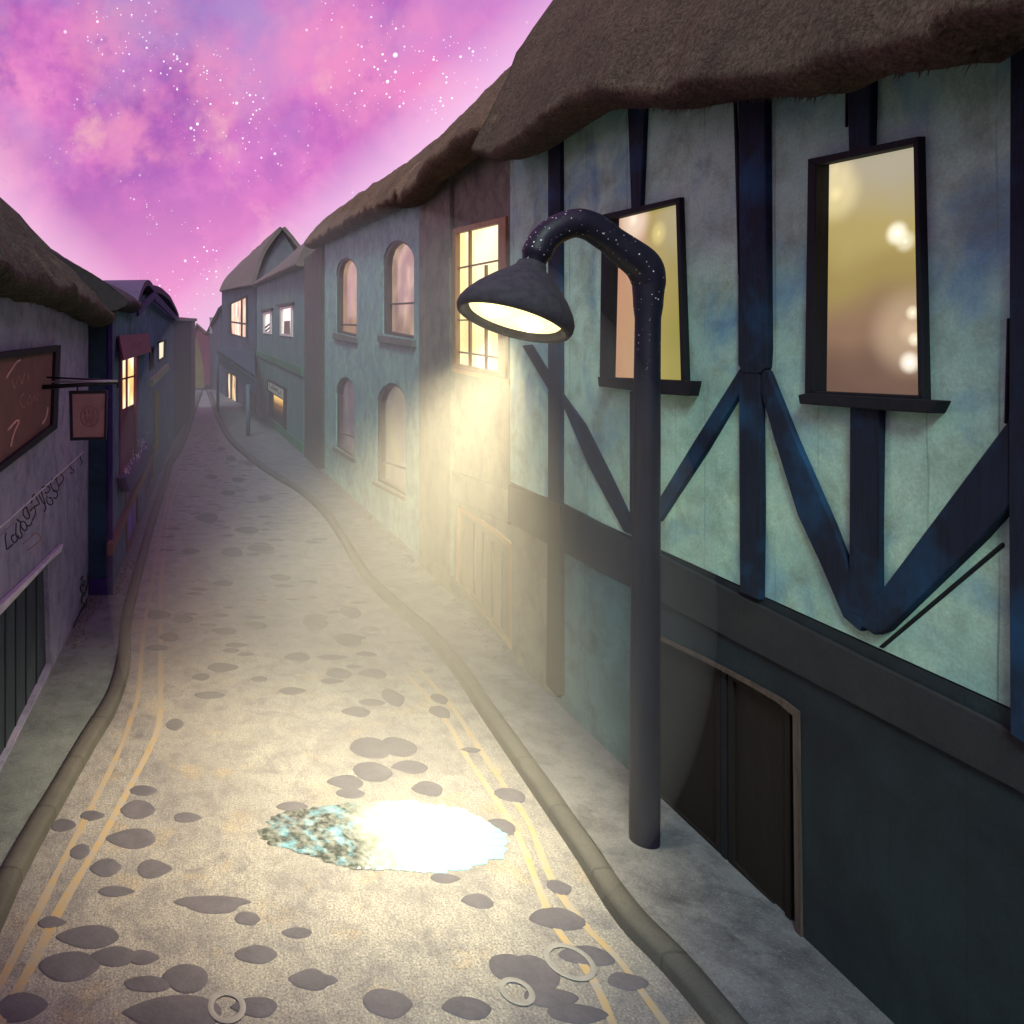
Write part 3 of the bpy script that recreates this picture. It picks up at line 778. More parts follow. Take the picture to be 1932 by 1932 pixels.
# door
bm = B(); prism(bm, R1, door1, -0.06, -0.12)
d1 = part('door', bm, M_doord, t1)
bm = B()
for x0, x1, yt0, yt1, yb0, yb1 in ((1222,1352,1200,1262,1496,1612),(1366,1482,1270,1334,1628,1745)):
    ring(bm, R1, [(x0,yt0),(x1,yt1),(x1,yb1),(x0,yb0)], [(x0+9,yt0+14),(x1-10,yt1+10),(x1-10,yb1-16),(x0+9,yb0-4)], -0.035, -0.07)
part('panel_moulding', bm, M_doord, d1, bevel=0.004)
bm = B(); prism(bm, R1, [(1354,1262),(1363,1267),(1363,1625),(1354,1615)], -0.03, -0.07); part('meeting_stile', bm, M_black, d1)
bm = B(); ring(bm, R1, [(1206,1182),(1240,1196),(1330,1239),(1420,1286),(1478,1318),(1510,1342),(1516,1784)], [(1214,1190),(1240,1204),(1330,1247),(1418,1294),(1469,1324),(1500,1350),(1505,1772)], 0.02, -0.1, closed=False); part('door_frame', bm, M_jamb, d1)
# roof
ep = [(-4, 5.3), (2, 5.9), (4.0, 6.22)]
EX1 = 4.25
for x, y in [(1866,120),(1816,120),(1741,131),(1646,142),(1616,157),(1566,180),(1516,177),(1446,182),(1366,192),(1286,205),(1216,202),(1131,210),(1066,250),(1016,285),(966,302),(945,300)]:
    p = Facade((EX1, 0), (EX1, 9), 1).at(x, y); ep.append((p.y, p.z))
ep = sorted(ep)
bm = B()
roof(bm, -4, 10.75, [(y, (EX1, z)) for y, z in ep], [(-4, (7.0, 9.6)), (4, (7.0, 10.6)), (10.8, (7.0, 11.9))], 4.6, 1, fringe=3500, thick=0.40, ncol=190, amp=0.07, rag=0.02, rag_f=1.6, bulge=0.25, back=4)
part('roof', bm, M_thatch, t1)

# ------------------------------------------------------------------ RIGHT: umber cottage
R2 = Facade((4.75, 0), (4.75, 20), 1)
t2 = thing('umber_cottage', (4.75, 13.5, 0), 'brown plastered cottage with a bright yellow window and tan door beside the lamp beam', 'house')
c2o = [(856,432),(958,408),(958,716),(856,694)]; c2i = [(863,441),(944,422),(944,703),(863,686)]
d2 = [(873,966),(905,985),(940,1010),(966,1036),(966,1222),(868,1098)]
bm = B()
wall(bm, R2, yz(4.75, [(11.16, -0.3), (16.4, -0.3), (16.4, 8.4), (11.16, 8.4)]), [q(R2, c2o), q(R2, d2)], 4.3)
part('wall', bm, M_brown, t2)
G2 = glow('lemon_window_light', [(0.3, (1.0, 0.62, 0.22)), (0.5, (1.0, 0.80, 0.36)), (0.7, (1.0, 0.93, 0.62))], 1.15, 0.8, (), 3.0)
f2 = win(t2, R2, c2o, c2i, [(852,692),(960,716),(960,726),(852,701)], M_frm2, G2, M_frm2, 0.04)
bm = B()
def mull(fac, a, b, w):
    (x0, y0), (x1, y1) = a, b
    if abs(x1 - x0) < abs(y1 - y0): prism(bm, fac, [(x0-w,y0),(x0+w,y0),(x1+w,y1),(x1-w,y1)], -0.01, -0.055)
    else: prism(bm, fac, [(x0,y0-w),(x1,y1-w),(x1,y1+w),(x0,y0+w)], -0.01, -0.055)
mull(R2, (884,436), (884,692), 1.5); mull(R2, (914,500), (914,698), 1.2)
for ya, yb in ((506,490),(604,603),(664,676)): mull(R2, (863,ya), (944,yb), 1.5)
part('glazing_bars', bm, M_frm2, f2)
bm = B(); prism(bm, R2, d2, -0.05, -0.1); dd = part('door', bm, M_doorb, t2)
bm = B()
for x in (888, 905, 922, 940): prism(bm, R2, [(x,985+(x-888)*1.0),(x+3,987+(x-888)*1.0),(x+3,1122+(x-888)*1.26),(x,1119+(x-888)*1.26)], -0.04, -0.06)
part('plank_seams', bm, M_jamb, dd)
bm = B(); ring(bm, R2, [(866,955),(905,978),(944,1004),(973,1030),(973,1232),(862,1092)], [(873,966),(905,986),(940,1011),(966,1036),(966,1222),(868,1098)], 0.03, -0.06); part('door_frame', bm, M_frm2, dd)
bm = B(); prism(bm, R2, [(803,340),(848,318),(848,1088),(836,1073),(803,1058)], 0.09, -0.02, ref=0.09); part('pilaster', bm, M_brown, t2, bevel=0.015)
bm = B(); prism(bm, R2, [(846,885),(965,925),(965,990),(846,935)], 0.05, -0.02); part('string_course', bm, M_brown, t2, bevel=0.02)
RID = [(10.5, (6.0, 9.95)), (12.1, (6.0, 9.94)), (14.6, (6.0, 9.98)), (17, (6.0, 10.0)), (20.2, (6.0, 10.1)), (25, (6.0, 10.6)), (33, (6.0, 11.25)), (39, (6.0, 11.8))]
bm = B()
roof(bm, 10.4, 16.1, [(10.4, (4.4, 7.75)), (12, (4.4, 7.95)), (14, (4.4, 8.0)), (15, (4.45, 7.9)), (16.1, (4.5, 7.95))], RID, 4.75, 1, fringe=3500, thick=0.40, ncol=70, amp=0.05, rag=0.05, rag_f=2.0, bulge=0.10)
part('roof', bm, M_thatch2, t2)

# ------------------------------------------------------------------ RIGHT: arched-window house
R3 = Facade((4.95, 0), (4.95, 40), 1)
t3 = thing('arched_window_house', (4.95, 24, 0), 'sea-green house with four arched windows and a long tan thatch', 'house')
def arch(xl, xr, yspl, yspr, ytop, ybl, ybr, n=9):
    """outline: left spring, over the crown to the right spring, down to the foot"""
    pts = []
    for i in range(n + 1):
        a = math.pi * i / n
        x = (xl + xr) / 2 - (xr - xl) / 2 * math.cos(a)
        ys_ = yspl + (yspr - yspl) * i / n
        pts.append((x, ys_ - (ys_ - ytop) * math.sin(a)))
    return pts + [(xr, ybr), (xl, ybl)]
wins = [((634,673,520,512,486,628,636), (634,673,628,637,638,648)), ((722,781,500,490,453,630,640), (720,783,632,642,644,655)),
        ((634,669,742,745,711,843,866), None), ((710,766,770,768,722,908,938), None)]
A_out = [arch(*w[0]) for w in wins]
bm = B()
wall(bm, R3, yz(4.95, [(16.41, -0.3), (31.3, -0.3), (31.3, 9.9), (24, 9.3), (16.41, 8.5)]), [q(R3, a) for a in A_out], 4.2, reveal=0.3)
part('wall', bm, M_grn, t3)
GA = [glow('rose_arch_light', [(0.3, (0.36, 0.17, 0.12)), (0.5, (0.46, 0.27, 0.17)), (0.7, (0.55, 0.34, 0.13))], 0.62, 1.4, (), 1.0),
      glow('peach_arch_light', [(0.3, (0.32, 0.17, 0.14)), (0.5, (0.46, 0.28, 0.20)), (0.7, (0.80, 0.53, 0.36))], 0.62, 1.2, (), 4.0),
      glow('mauve_arch_light', [(0.3, (0.10, 0.075, 0.11)), (0.5, (0.17, 0.13, 0.16)), (0.7, (0.24, 0.18, 0.18))], 0.55, 1.2, (), 7.0),
      glow('dun_arch_light', [(0.3, (0.25, 0.20, 0.17)), (0.5, (0.33, 0.28, 0.23)), (0.7, (0.40, 0.35, 0.16))], 0.55, 1.2, (), 9.0)]
for i, (w, sl) in enumerate(wins):
    xl, xr, a, b, tp, c0, c1 = w; k = 4 if xr - xl < 45 else 5
    inn = arch(xl + k, xr - k * 0.6, a + 2, b + 2, tp + k, c0 - k, c1 - k)
    f = win(t3, R3, A_out[i], inn, None, M_fr3, GA[i], M_sill3, -0.04, 0.28)
    f.children[0].location = Vector((0.14, 0, 0))
    bm = B()
    ty = (c0 + c1) / 2 - (c0 - a) * (0.62 if i != 1 else 0.72) + (20 if i in (0,) else 0) + (c0 - a) * 0.25
    dy = -3 if i == 1 else (2 if i == 0 else 14 if i == 3 else 10)
    prism(bm, R3, [(xl + k - 1, ty - 1.5), (xr - k * 0.6 + 1, ty + dy - 1.5), (xr - k * 0.6 + 1, ty + dy + 1.8), (xl + k - 1, ty + 1.8)], -0.12, -0.2)
    part('transom', bm, M_fr3, f)
    bm = B()
    if sl: prism(bm, R3, [(sl[0]-2, sl[2]), (sl[1]+2, sl[3]), (sl[1]+2, sl[5]), (sl[0]-2, sl[4]+1)], 0.10, -0.02)
    else: prism(bm, R3, [(xl-3, c0-1), (xr+2, c1-1), (xr+2, c1+7), (xl-3, c0+6)], 0.08, -0.02)
    part('sill', bm, M_sill3, f, bevel=0.01)
bm = B()
roof(bm, 16.0, 32.5, [(15.8, (4.72, 8.02)), (17.7, (4.72, 8.3)), (22.5, (4.72, 8.76)), (30, (4.72, 9.4)), (33, (4.72, 9.6))], RID, 4.95, 1, fringe=4000, thick=0.40, ncol=150, amp=0.05, rag=0.13, rag_f=2.2, bulge=0.10)
part('roof', bm, M_thatch2, t3)
bm = B(); prism(bm, R3, [(574,488),(607,462),(607,884),(598,885),(574,868)], 0.12, -0.4, ref=0.12); single('stone_pier', bm, M_pier, 'tall dark brown pier between the arched-window house and the grey house', 'pier')

# ------------------------------------------------------------------ RIGHT: grey house with a cream sign
R4 = Facade((4.95, 36), (4.95, 70), 1)
t4 = thing('grey_house', (4.95, 50, 0), 'blue-grey house with two small white windows and a green string course', 'house')
hw = [[(497,590),(513,587),(513,631),(497,629)], [(529,580),(553,576),(553,636),(529,633)]]
dr4 = [(512,738),(538,752),(538,816),(512,795)]
bm = B()
wall(bm, R4, [R4.at(573,900), R4.at(573,492), R4.at(484.5,528), R4.at(484.5,812)], [q(R4, h) for h in hw] + [q(R4, dr4)], 4.0, reveal=0.3)
part('wall', bm, M_grey4, t4)
GW = glow('white_window_light', [(0.3, (0.7, 0.55, 0.38)), (0.5, (0.95, 0.86, 0.72)), (0.7, (1.0, 0.96, 0.9))], 0.9, 0.5, (), 1.0)
for i, h in enumerate(hw):
    inn = [(h[0][0]+3,h[0][1]+4),(h[1][0]-3,h[1][1]+4),(h[2][0]-3,h[2][1]-4),(h[3][0]+3,h[3][1]-4)]
    f = win(t4, R4, h, inn, None, M_white, GW, None, 0.05, 0.25)
    bm = B()
    xl, xr, y0, y1 = inn[0][0], inn[1][0], inn[0][1], inn[2][1]; ym = (y0 + y1) / 2
    if i == 0:
        for k in range(3): prism(bm, R4, [(xl, ym+6+k*7), (xr, ym-2+k*7), (xr, ym+1+k*7), (xl, ym+9+k*7)], 0.0, -0.04)
        part('lattice', bm, M_dark, f)
    else:
        prism(bm, R4, [(xl+4, ym-2), (xr-4, ym-3), (xr-3, y1+2), (xl+3, y1+1)], 0.0, -0.04)
        part('curtain_gap', bm, M_signp, f)
        bm = B()
    if i == 0: bm = B()
    prism(bm, R4, [(h[0][0]-3,h[0][1]-6),(h[1][0]+3,h[1][1]-6),(h[1][0]+2,h[1][1]-1),(h[0][0]-2,h[0][1]-1)], 0.15, -0.02); part('hood', bm, M_pier, f)
bm = B(); prism(bm, R4, [(485,661),(573,694),(573,710),(485,671)], 0.10, -0.02); part('string_course', bm, M_band4, t4)
bm = B(); prism(bm, R4, [(485,766),(573,838),(573,868),(485,786)], 0.08, -0.02); part('plinth', bm, M_band4, t4)
GD = Mat('doorway_lamp_light'); vv = GD.sep(GD.coord())[2]
GDc = GD.ramp(GD.math('ADD', GD.math('DIVIDE', vv, 2.95), 0.0), [(0.42, (0.004, 0.003, 0.003)), (0.62, (0.12, 0.05, 0.01)), (0.80, (0.85, 0.52, 0.14))])
GDm = GD.finish(GDc, 0.6, emit=GDc, estr=1.4)
bm = B(); prism(bm, R4, dr4, -0.1, -0.2); dd = part('door', bm, GDm, t4)
bm = B(); ring(bm, R4, [(509,735),(541,752),(541,822),(509,797)], [(514,741),(536,753),(536,815),(514,796)], 0.06, -0.2); part('door_frame', bm, M_dark, dd)
bm = B()
E4 = lambda y: 9.55 + (12.15 - 9.55) * (y - 36) / 33
roof(bm, 35.8, 69.6, [(36, (4.7, 9.3)), (70, (4.7, 11.9))], [(36, (5.9, 11.2)), (46, (5.9, 11.6)), (60, (5.9, 12.1)), (70, (5.9, 12.7))], 4.95, 1, thick=0.35, ncol=70, amp=0.05, rag=0.04, bulge=0.08)
part('roof', bm, M_slate, t4)
ts = thing('shop_sign', R4.at(525,750), 'small cream sign board with dark lettering over a lit doorway', 'sign')
bm = B(); prism(bm, R4, [(510,718),(541,734),(541,754),(510,735)], 0.16, 0.06); part('panel', bm, M_signw, ts)
bm = B(); ring(bm, R4, [(508.5,715.5),(542.5,733),(542.5,756),(508.5,737)], [(510,718),(541,734),(541,754),(510,735)], 0.2, 0.04); part('frame', bm, M_black, ts)
letters('letter', R4, [[l] for l in [[(513,723),(513.5,731),(516,732)],[(518,727),(517,731),(519,734),(521,731),(519,727)],[(522,729),(523,736),(525,732),(526,738),(528,732)],[(530,734),(530,741),(533,742)],[(535,737),(535,744)]]], 0.028, M_ink, ts, 0.17, 2)

# ------------------------------------------------------------------ RIGHT: ink-blue corner house with awning
R5 = Facade((4.95, 70.0), (2.72, 115), 1)
t5 = thing('corner_house', (4.2, 85, 0), 'dark blue gabled corner house with a lit upper window and navy awning', 'house')
w5 = [(433,572),(468,556),(468,641),(433,632)]; s5 = [(427,700),(448,706),(448,768),(427,752)]
bm = B()
wall(bm, R5, [R5.at(482.5,820), R5.at(482.5,530), R5.at(418.5,546), R5.at(418.5,765)], [q(R5, w5), q(R5, s5)], 6.0, reveal=0.4)
part('wall', bm, M_blue5, t5)
G5 = glow('tawny_window_light', [(0.3, (0.30, 0.13, 0.04)), (0.5, (0.9, 0.58, 0.26)), (0.68, (1.0, 0.90, 0.62))], 0.9, 0.45, (), 2.0)
f = win(t5, R5, w5, [(436,574),(465,561),(465,637),(436,629)], [(432,631),(469,640),(469,645),(432,635)], M_black, G5, M_blue5, 0.1, 0.3)
bm = B(); prism(bm, R5, [(455,566),(457,565),(457,636),(455,635)], 0.05, -0.1); prism(bm, R5, [(436,606),(465,610),(465,613),(436,609)], 0.05, -0.1); part('glazing_bars', bm, M_black, f)
f = win(t5, R5, s5, [(430,704),(446,709),(446,764),(430,750)], None, M_black, G5, None, 0.1, 0.3)
bm = B(); prism(bm, R5, [(435,705),(437,706),(437,756),(435,755)], 0.05, -0.1); part('glazing_bars', bm, M_black, f)
# awning: back edge on the wall, front edge on two posts
pa, pb = gp(468, 822, 0.12), gp(411, 776, 0.12)
awn = [R5.at(481,668), R5.at(413,652)]
fa, fb = at_depth(484, 716, pa.y + 1.0), at_depth(410, 664, pb.y + 2)
def slab(pts, th):
    bm = B()
    n = (pts[1] - pts[0]).cross(pts[3] - pts[0]).normalized()
    if n.z < 0: n = -n
    prism_pts(bm, [p + n * th for p in pts], n, th); bmesh.ops.recalc_face_normals(bm, faces=bm.faces)
    return bm
aw = part('awning', slab([awn[0], awn[1], fb, fa], 0.25), M_awning, t5)
bm = slab([fa, fb, fb - Vector((0, 0, 0.9)), fa - Vector((0, 0, 0.9))], 0.1); part('valance', bm, M_awning, aw)
for p, top in ((pa, fa), (pb, fb)):
    bm = B(); tube(bm, [Vector((p.x, p.y, 0.05)), Vector((p.x, p.y, top.z - 0.3))], 0.14, 10)
    part('awning_post', bm, M_post5, t5)
bm = B(); ring(bm, R5, [(472,728),(483,730),(483,790),(472,785)], [(474,731),(481,733),(481,789),(474,784)], 0.1, -0.1); prism(bm, R5, [(474,731),(481,733),(481,789),(474,784)], 0.02, -0.1); part('door', bm, M_dark, t5)
# roof with a grey boarded gable towards the camera
g0, g1, g2 = at_depth(480, 534, 69.6), at_depth(533, 436, 69.6), at_depth(590, 534, 69.6)
bm = B(); prism_pts(bm, [g0, g1, g2], Vector((0, -1, 0)), 0.5); part('gable', bm, M_gable5, t5)
e0, e1 = at_depth(478, 540, 68.9), at_depth(417, 551, 116)
r0_, r1_ = at_depth(533, 430, 68.9), at_depth(449, 505, 116)
b0_ = at_depth(600, 545, 68.9); b1_ = r1_ + Vector((6, 0, -9))
bm = B()
def sheet(bm, a, b, c, d, th, nx=24, ny=10, amp=0.12):
    n = (b - a).cross(d - a).normalized()
    if n.z < 0: n = -n
    rows = []
    for i in range(nx + 1):
        rows.append([])
        for j in range(ny + 1):
            u, v = i / nx, j / ny
            p = a.lerp(b, u).lerp(d.lerp(c, u), v)
            p = p + n * (amp * noise.noise(p * 0.35) + 0.35 * math.sin(v * math.pi))
            rows[-1].append((bm.verts.new(p + n * th), bm.verts.new(p)))
    for i in range(nx):
        for j in range(ny):
            A_, B_, C_, D_ = rows[i][j], rows[i+1][j], rows[i+1][j+1], rows[i][j+1]
            bm.faces.new((A_[0], B_[0], C_[0], D_[0])); bm.faces.new((A_[1], D_[1], C_[1], B_[1]))
    for i in range(nx):
        for j in (0, ny): bm.faces.new((rows[i][j][0], rows[i+1][j][0], rows[i+1][j][1], rows[i][j][1]))
    for j in range(ny):
        for i in (0, nx): bm.faces.new((rows[i][j][0], rows[i][j+1][0], rows[i][j+1][1], rows[i][j][1]))
    bmesh.ops.recalc_face_normals(bm, faces=bm.faces)
sheet(bm, e0, e1, r1_, r0_, 0.35); sheet(bm, b0_, b1_, r1_, r0_, 0.35, 8, 6)
part('roof', bm, M_slate, t5)

# ------------------------------------------------------------------ far end of the street
R6 = Facade((2.72, 118), (1.1, 168), 1)
t6 = thing('far_dark_house', (2.2, 140, 0), 'narrow near-black house beyond the corner house, with a pale chimney', 'house')
bm = B(); wall(bm, R6, [R6.at(417,790), R6.at(417,588), R6.at(394.6,627), R6.at(394.6,745)], [], 6); part('wall', bm, M_far, t6)
bm = B(); sheet(bm, R6.at(418,586) + R6.n*0.4, R6.at(394,629) + R6.n*0.4, R6.at(396,610) + Vector((3, 0, 0)), R6.at(419,566) + Vector((3, 0, 0)), 0.4, 10, 5, 0.1)
rf = part('roof', bm, M_farroof, t6)
bm = B(); p = at_depth(399, 620, 150); box(bm, (p.x - 0.35, p.y - 0.4, p.z - 1.0), (p.x + 0.35, p.y + 0.4, p.z + 2.0)); box(bm, (p.x - 0.45, p.y - 0.5, p.z + 2.0), (p.x + 0.45, p.y + 0.5, p.z + 2.25)); part('chimney', bm, M_trim3, rf)
F7 = Front(178)
t7 = thing('far_plum_house', (0, 178, 0), 'small plum-red gabled house closing the far end of the street', 'house')
bm = B(); prism(bm, F7, [(366,732),(366,624),(372,612),(380,618),(388,627),(398,627),(398,732)], 0.0, -8); part('wall', bm, M_plum, t7)
bm = B(); prism(bm, F7, [(364,626),(371,609),(389,625),(399,625),(399,629),(387,629),(372,614),(366,627)], 0.6, -8.5); part('roof', bm, M_slate, t7)
F8 = Front(150)
bm = B(); prism(bm, F8, [(366,733),(366,640),(371,638),(377,660),(384,690),(386,733)], 0.0, -4); prism(bm, F8, [(365,642),(371,637),(372,640),(366,644)], 0.15, -4.1)
single('garden_wall', bm, M_beige, 'tapering beige wall at the far end, in front of the plum house', 'wall')

# ------------------------------------------------------------------ LEFT: grey house
L1 = Facade((-2.2, 0), (-2.2, 20), -1)
u1 = thing('grey_violet_house', (-2.2, 9, 0), 'grey-violet house with mossy dark thatch and a writing-covered wall', 'house')
dl = [(-60,1212),(1,1151),(90,1056),(96,1252),(18,1416),(-60,1560)]
bm = B()
wall(bm, L1, yz(-2.2, [(-6, -0.3), (14.1, -0.3), (14.1, 5.9), (-6, 5.9)]), [q(L1, dl)], 4.0, reveal=0.18)
part('wall', bm, M_grey1, u1)
bm = B(); prism(bm, L1, dl, -0.07, -0.14); dd = part('door', bm, M_doorl, u1)
bm = B()
for x, yt, yb in ((20,1131,1411),(39,1111,1371),(58,1091,1331),(77,1071,1291)): prism(bm, L1, [(x,yt+2),(x+2,yt),(x+2,yb-4),(x,yb)], -0.06, -0.08)
part('plank_seams', bm, M_black, dd)
bm = B(); prism(bm, L1, [(-60,1186),(0,1134),(60,1078),(113,1026),(108,1042),(90,1056),(1,1150),(-60,1212)], 0.06, -0.02); part('lintel', bm, M_lintel, u1, bevel=0.01)
bm = B(); strokes(bm, L1, [[(-5,999),(30,968),(80,922),(120,886),(158,852)]], 0.012, 0.004); part('wall_ledge', bm, M_lintel, u1)
G = lambda l: [(x * 0.1, 850 + y * 0.1) for x, y in l]
LT = [G(l) for l in (
    [(110,1560),(90,1640),(110,1800),(130,1860),(240,1770)], [(300,1360),(290,1560),(320,1640),(320,1690),(270,1740),(220,1690),(210,1620),(270,1590)],
    [(310,1300),(370,1340),(380,1380),(375,1500),(400,1560),(410,1620),(370,1660),(330,1600)], [(390,1350),(450,1340),(490,1400),(500,1480),(460,1510),(400,1450),(390,1380)], [(500,1420),(570,1410),(590,1350)],
    [(490,1060),(430,1130),(440,1220),(510,1290),(560,1240),(520,1150),(490,1060)], [(560,1140),(640,1070),(660,1170),(640,1250),(600,1320)], [(590,1000),(600,900),(640,830),(700,920),(740,1010)], [(740,1010),(640,1060)],
    [(730,840),(790,960),(840,1010)], [(760,740),(810,880),(850,1000)], [(790,700),(860,670),(930,700),(910,790),(850,800)], [(880,850),(880,960),(930,1020),(990,1000),(970,900),(920,890)], [(1000,760),(1080,800),(1060,900),(1010,890)],
    [(960,560),(950,640),(1000,740),(1090,760),(1100,680),(1050,540),(980,540)], [(1050,540),(1110,440),(1180,480),(1190,560),(1110,660)], [(1300,260),(1340,340),(1390,370),(1370,430),(1320,420)], [(1510,100),(1520,180),(1550,210),(1530,260)],
    [(840,1020),(860,1080),(830,1150)])]
for g in ([0],[1],[2],[3,4],[5],[6],[7,8],[9],[10,11],[12,18],[13],[14],[15],[16],[17]):
    bm = B(); strokes(bm, L1, [LT[k] for k in g], 0.010, 0.002); part('painted_letter', bm, M_ink, u1)

bm = B()
strokes(bm, L1, [G(l) for l in ([(430,1760),(680,1560),(760,1690),(520,1880)],)], 0.007, 0.0); strokes(bm, L1, [[(-2,1012),(80,934),(150,862)]], 0.006, 0.0)
part('scored_lines', bm, M_signd, u1)
eL = []
for x, y in [(-300,470),(-120,520),(0,556),(33,563),(80,571),(120,584),(133,591),(160,604)]:
    p = Facade((-1.98, 0), (-1.98, 9), -1).at(x, y); eL.append((p.y, (-1.98, p.z)))
eL = [(-6, (-1.98, 5.2))] + eL + [(14.3, (-1.98, 5.25))]
bm = B()
roof(bm, -6, 14.25, eL, [(-6, (-5.0, 8.4)), (14.3, (-5.0, 8.75))], -2.2, -1, fringe=4000, thick=0.34, ncol=170, amp=0.08, rag=0.10, rag_f=2.6, bulge=-0.05, back=3)
part('roof', bm, M_thatchd, u1)
# boot-scraper scroll at the foot of the wall
bm = B()
strokes(bm, L1, [[(163,1080),(162,1100),(160,1115)], [(155,1087),(150,1092),(158,1098),(150,1105),(150,1115),(158,1118),(160,1108),(153,1104)], [(160,1120),(152,1126),(151,1136),(158,1139),(161,1130)], [(158,1140),(146,1160),(136,1183)]], 0.012, 0.03)
single('boot_scraper', bm, M_iron, 'small black scrolled iron scraper at the foot of the grey-violet wall', 'scraper')
# big board
sb = thing('notice_board', L1.at(40,880), 'large oxblood board in a black frame on the grey-violet wall', 'notice board')
bo = [(-160,683),(104,651),(97,808),(-160,1000)]; bi = [(-150,697),(94,664),(88,801),(-150,980)]
bm = B(); ring(bm, L1, bo, bi, 0.09, 0.0); part('frame', bm, M_black, sb, bevel=0.008)
bm = B(); prism(bm, L1, [(-155,690),(99,658),(92,804),(-155,990)], 0.045, 0.004); part('panel', bm, M_board, sb)
letters('gold_stroke', L1, [[l] for l in [[(30,679),(23,683),(13,697),(3,713)], [(6,812),(16,800),(24,793),(27,796),(20,812),(15,826),(12,842)], [(83,769),(80,786),(73,799)]]], 0.012, M_gold, sb, 0.05)
letters('faded_letter', L1, [[l] for l in [[(14,714),(20,732),(27,708),(34,724),(39,703)], [(46,706),(47,718)], [(38,742),(30,752),(32,764),(40,770)], [(44,764),(48,745),(53,758),(47,762)], [(56,758),(58,746),(62,756),(66,742),(70,752)]]], 0.006, M_faint, sb, 0.046)
# hanging sign
HS = Front(9.9)
hs = thing('hanging_sign', at_depth(75, 728, 9.9), 'small rose-tan sign hanging from an iron bracket off the grey-violet wall', 'hanging sign')
a0, a1 = at_depth(70, 731, 9.9), at_depth(222, 722, 9.9)
bm = B(); tube(bm, [a0, a1], [0.035, 0.02], 8); tube(bm, [at_depth(88, 712, 9.9), at_depth(222, 718, 9.9)], 0.012, 8); tube(bm, [at_depth(222, 717, 9.9), at_depth(222, 732, 9.9)], 0.015, 8)
br = part('bracket', bm, M_iron, hs)
bm = B(); tube(bm, [at_depth(98, 720, 9.86), at_depth(222, 719, 9.86)], 0.016, 8); part('upper_rod', bm, M_steel, br)
for x in (146, 190):
    bm = B(); tube(bm, [at_depth(x, 728, 9.9), at_depth(x, 744, 9.9)], 0.012, 6); part('hook', bm, M_iron, br)
bm = B(); prism(bm, HS, [(135,740),(201,738),(199,826),(137,828)], 0.03, -0.03); ps = part('panel', bm, M_signp, hs, bevel=0.008)
bm = B(); ring(bm, HS, [(131,737),(203,736),(201,829),(133,831)], [(137,743),(199,742),(197,824),(139,825)], 0.045, -0.045); part('frame', bm, M_iron, ps, bevel=0.006)
bm = B()
def hstroke(l, r=0.008): tube(bm, catmull([at_depth(x, y, 9.865) for x, y in l], 3), r, 6)
hstroke([(169 + 17 * math.cos(a), 786 + 19 * math.sin(a)) for a in (2 * math.pi * k / 20 for k in range(21))], 0.005)
for l in ([(160,786),(164,800),(168,788),(172,800),(177,784)], [(160,775),(161,782)], [(168,774),(169,781)], [(176,774),(176,781)]): hstroke(l)
part('emblem', bm, M_signd, ps)

# ------------------------------------------------------------------ LEFT: blue gabled house
L2 = Facade((-1.8, 0), (-1.8, 20), -1)
u2 = thing('blue_gabled_house', (-1.8, 22, 0), 'steel-blue gabled house with indigo corner and glowing tall window', 'house')
wl = [(224,660),(259,655),(257,868),(224,898)]
doors = [([(238,910),(259,884),(259,985),(240,1040)], M_violet, 'violet door below the brown rail'), ([(273,870),(288,842),(288,900),(276,938)], M_indigo, 'narrow indigo door')]
ws = [[(281,656),(290,653),(289,694),(281,700)], [(297,645),(313,640),(312,676),(297,683)]]
bm = B()
out2 = [Vector((-1.8, 14.3, -0.3)), Vector((-1.8, 44, -0.3)), L2.at(328,602), L2.at(300,570), L2.at(276,553), L2.at(240,580), L2.at(222,572)]
out2.append(Vector((-1.8, 14.3, 5.82)))
wall(bm, L2, out2, [q(L2, wl)] + [q(L2, d[0]) for d in doors] + [q(L2, w) for w in ws], 3.6, reveal=0.12)
part('wall', bm, M_lblue, u2)
FF = Front(14.3)
bm = B(); prism_pts(bm, [Vector((-2.5, 14.26, -0.2)), Vector((-1.80, 14.26, -0.2)), Vector((-1.80, 14.26, 5.8)), Vector((-2.5, 14.26, 5.8))], Vector((0, -1, 0)), 0.05)
part('front_face', bm, M_lfront, u2, 'petrol-blue end wall facing the camera')
bm = B(); box(bm, (-1.84, 14.2, 0.1), (-1.755, 14.33, 5.85)); box(bm, (-2.2, 14.19, 0.1), (-1.755, 14.25, 0.42)); part('corner_board', bm, M_indigo, u2, bevel=0.006)
G6 = glow('fire_window_light', [(0.30, (0.75, 0.30, 0.07)), (0.5, (1.0, 0.66, 0.28)), (0.7, (1.0, 0.92, 0.80))], 1.1, 1.2, (), 2.0)
top6 = [(228,664),(255,660),(255,762),(228,775)]; bot6 = [(228,776),(255,763),(254,864),(228,888)]
bm = B(); ring(bm, L2, wl, [(228,664),(255,660),(254,864),(228,888)], 0.04, -0.11); f6 = part('window', bm, M_maroon, u2)
bm = B(); prism(bm, L2, top6, -0.04, -0.07); part('glass', bm, G6, f6)
bm = B(); prism(bm, L2, bot6, -0.04, -0.07); part('lower_panel', bm, M_maroon, f6)
bm = B(); prism(bm, L2, [(240,662),(242,662),(242,772),(240,772)], -0.01, -0.05); prism(bm, L2, [(228,715),(255,708),(255,711),(228,718)], -0.01, -0.05); part('glazing_bars', bm, M_maroon, f6)
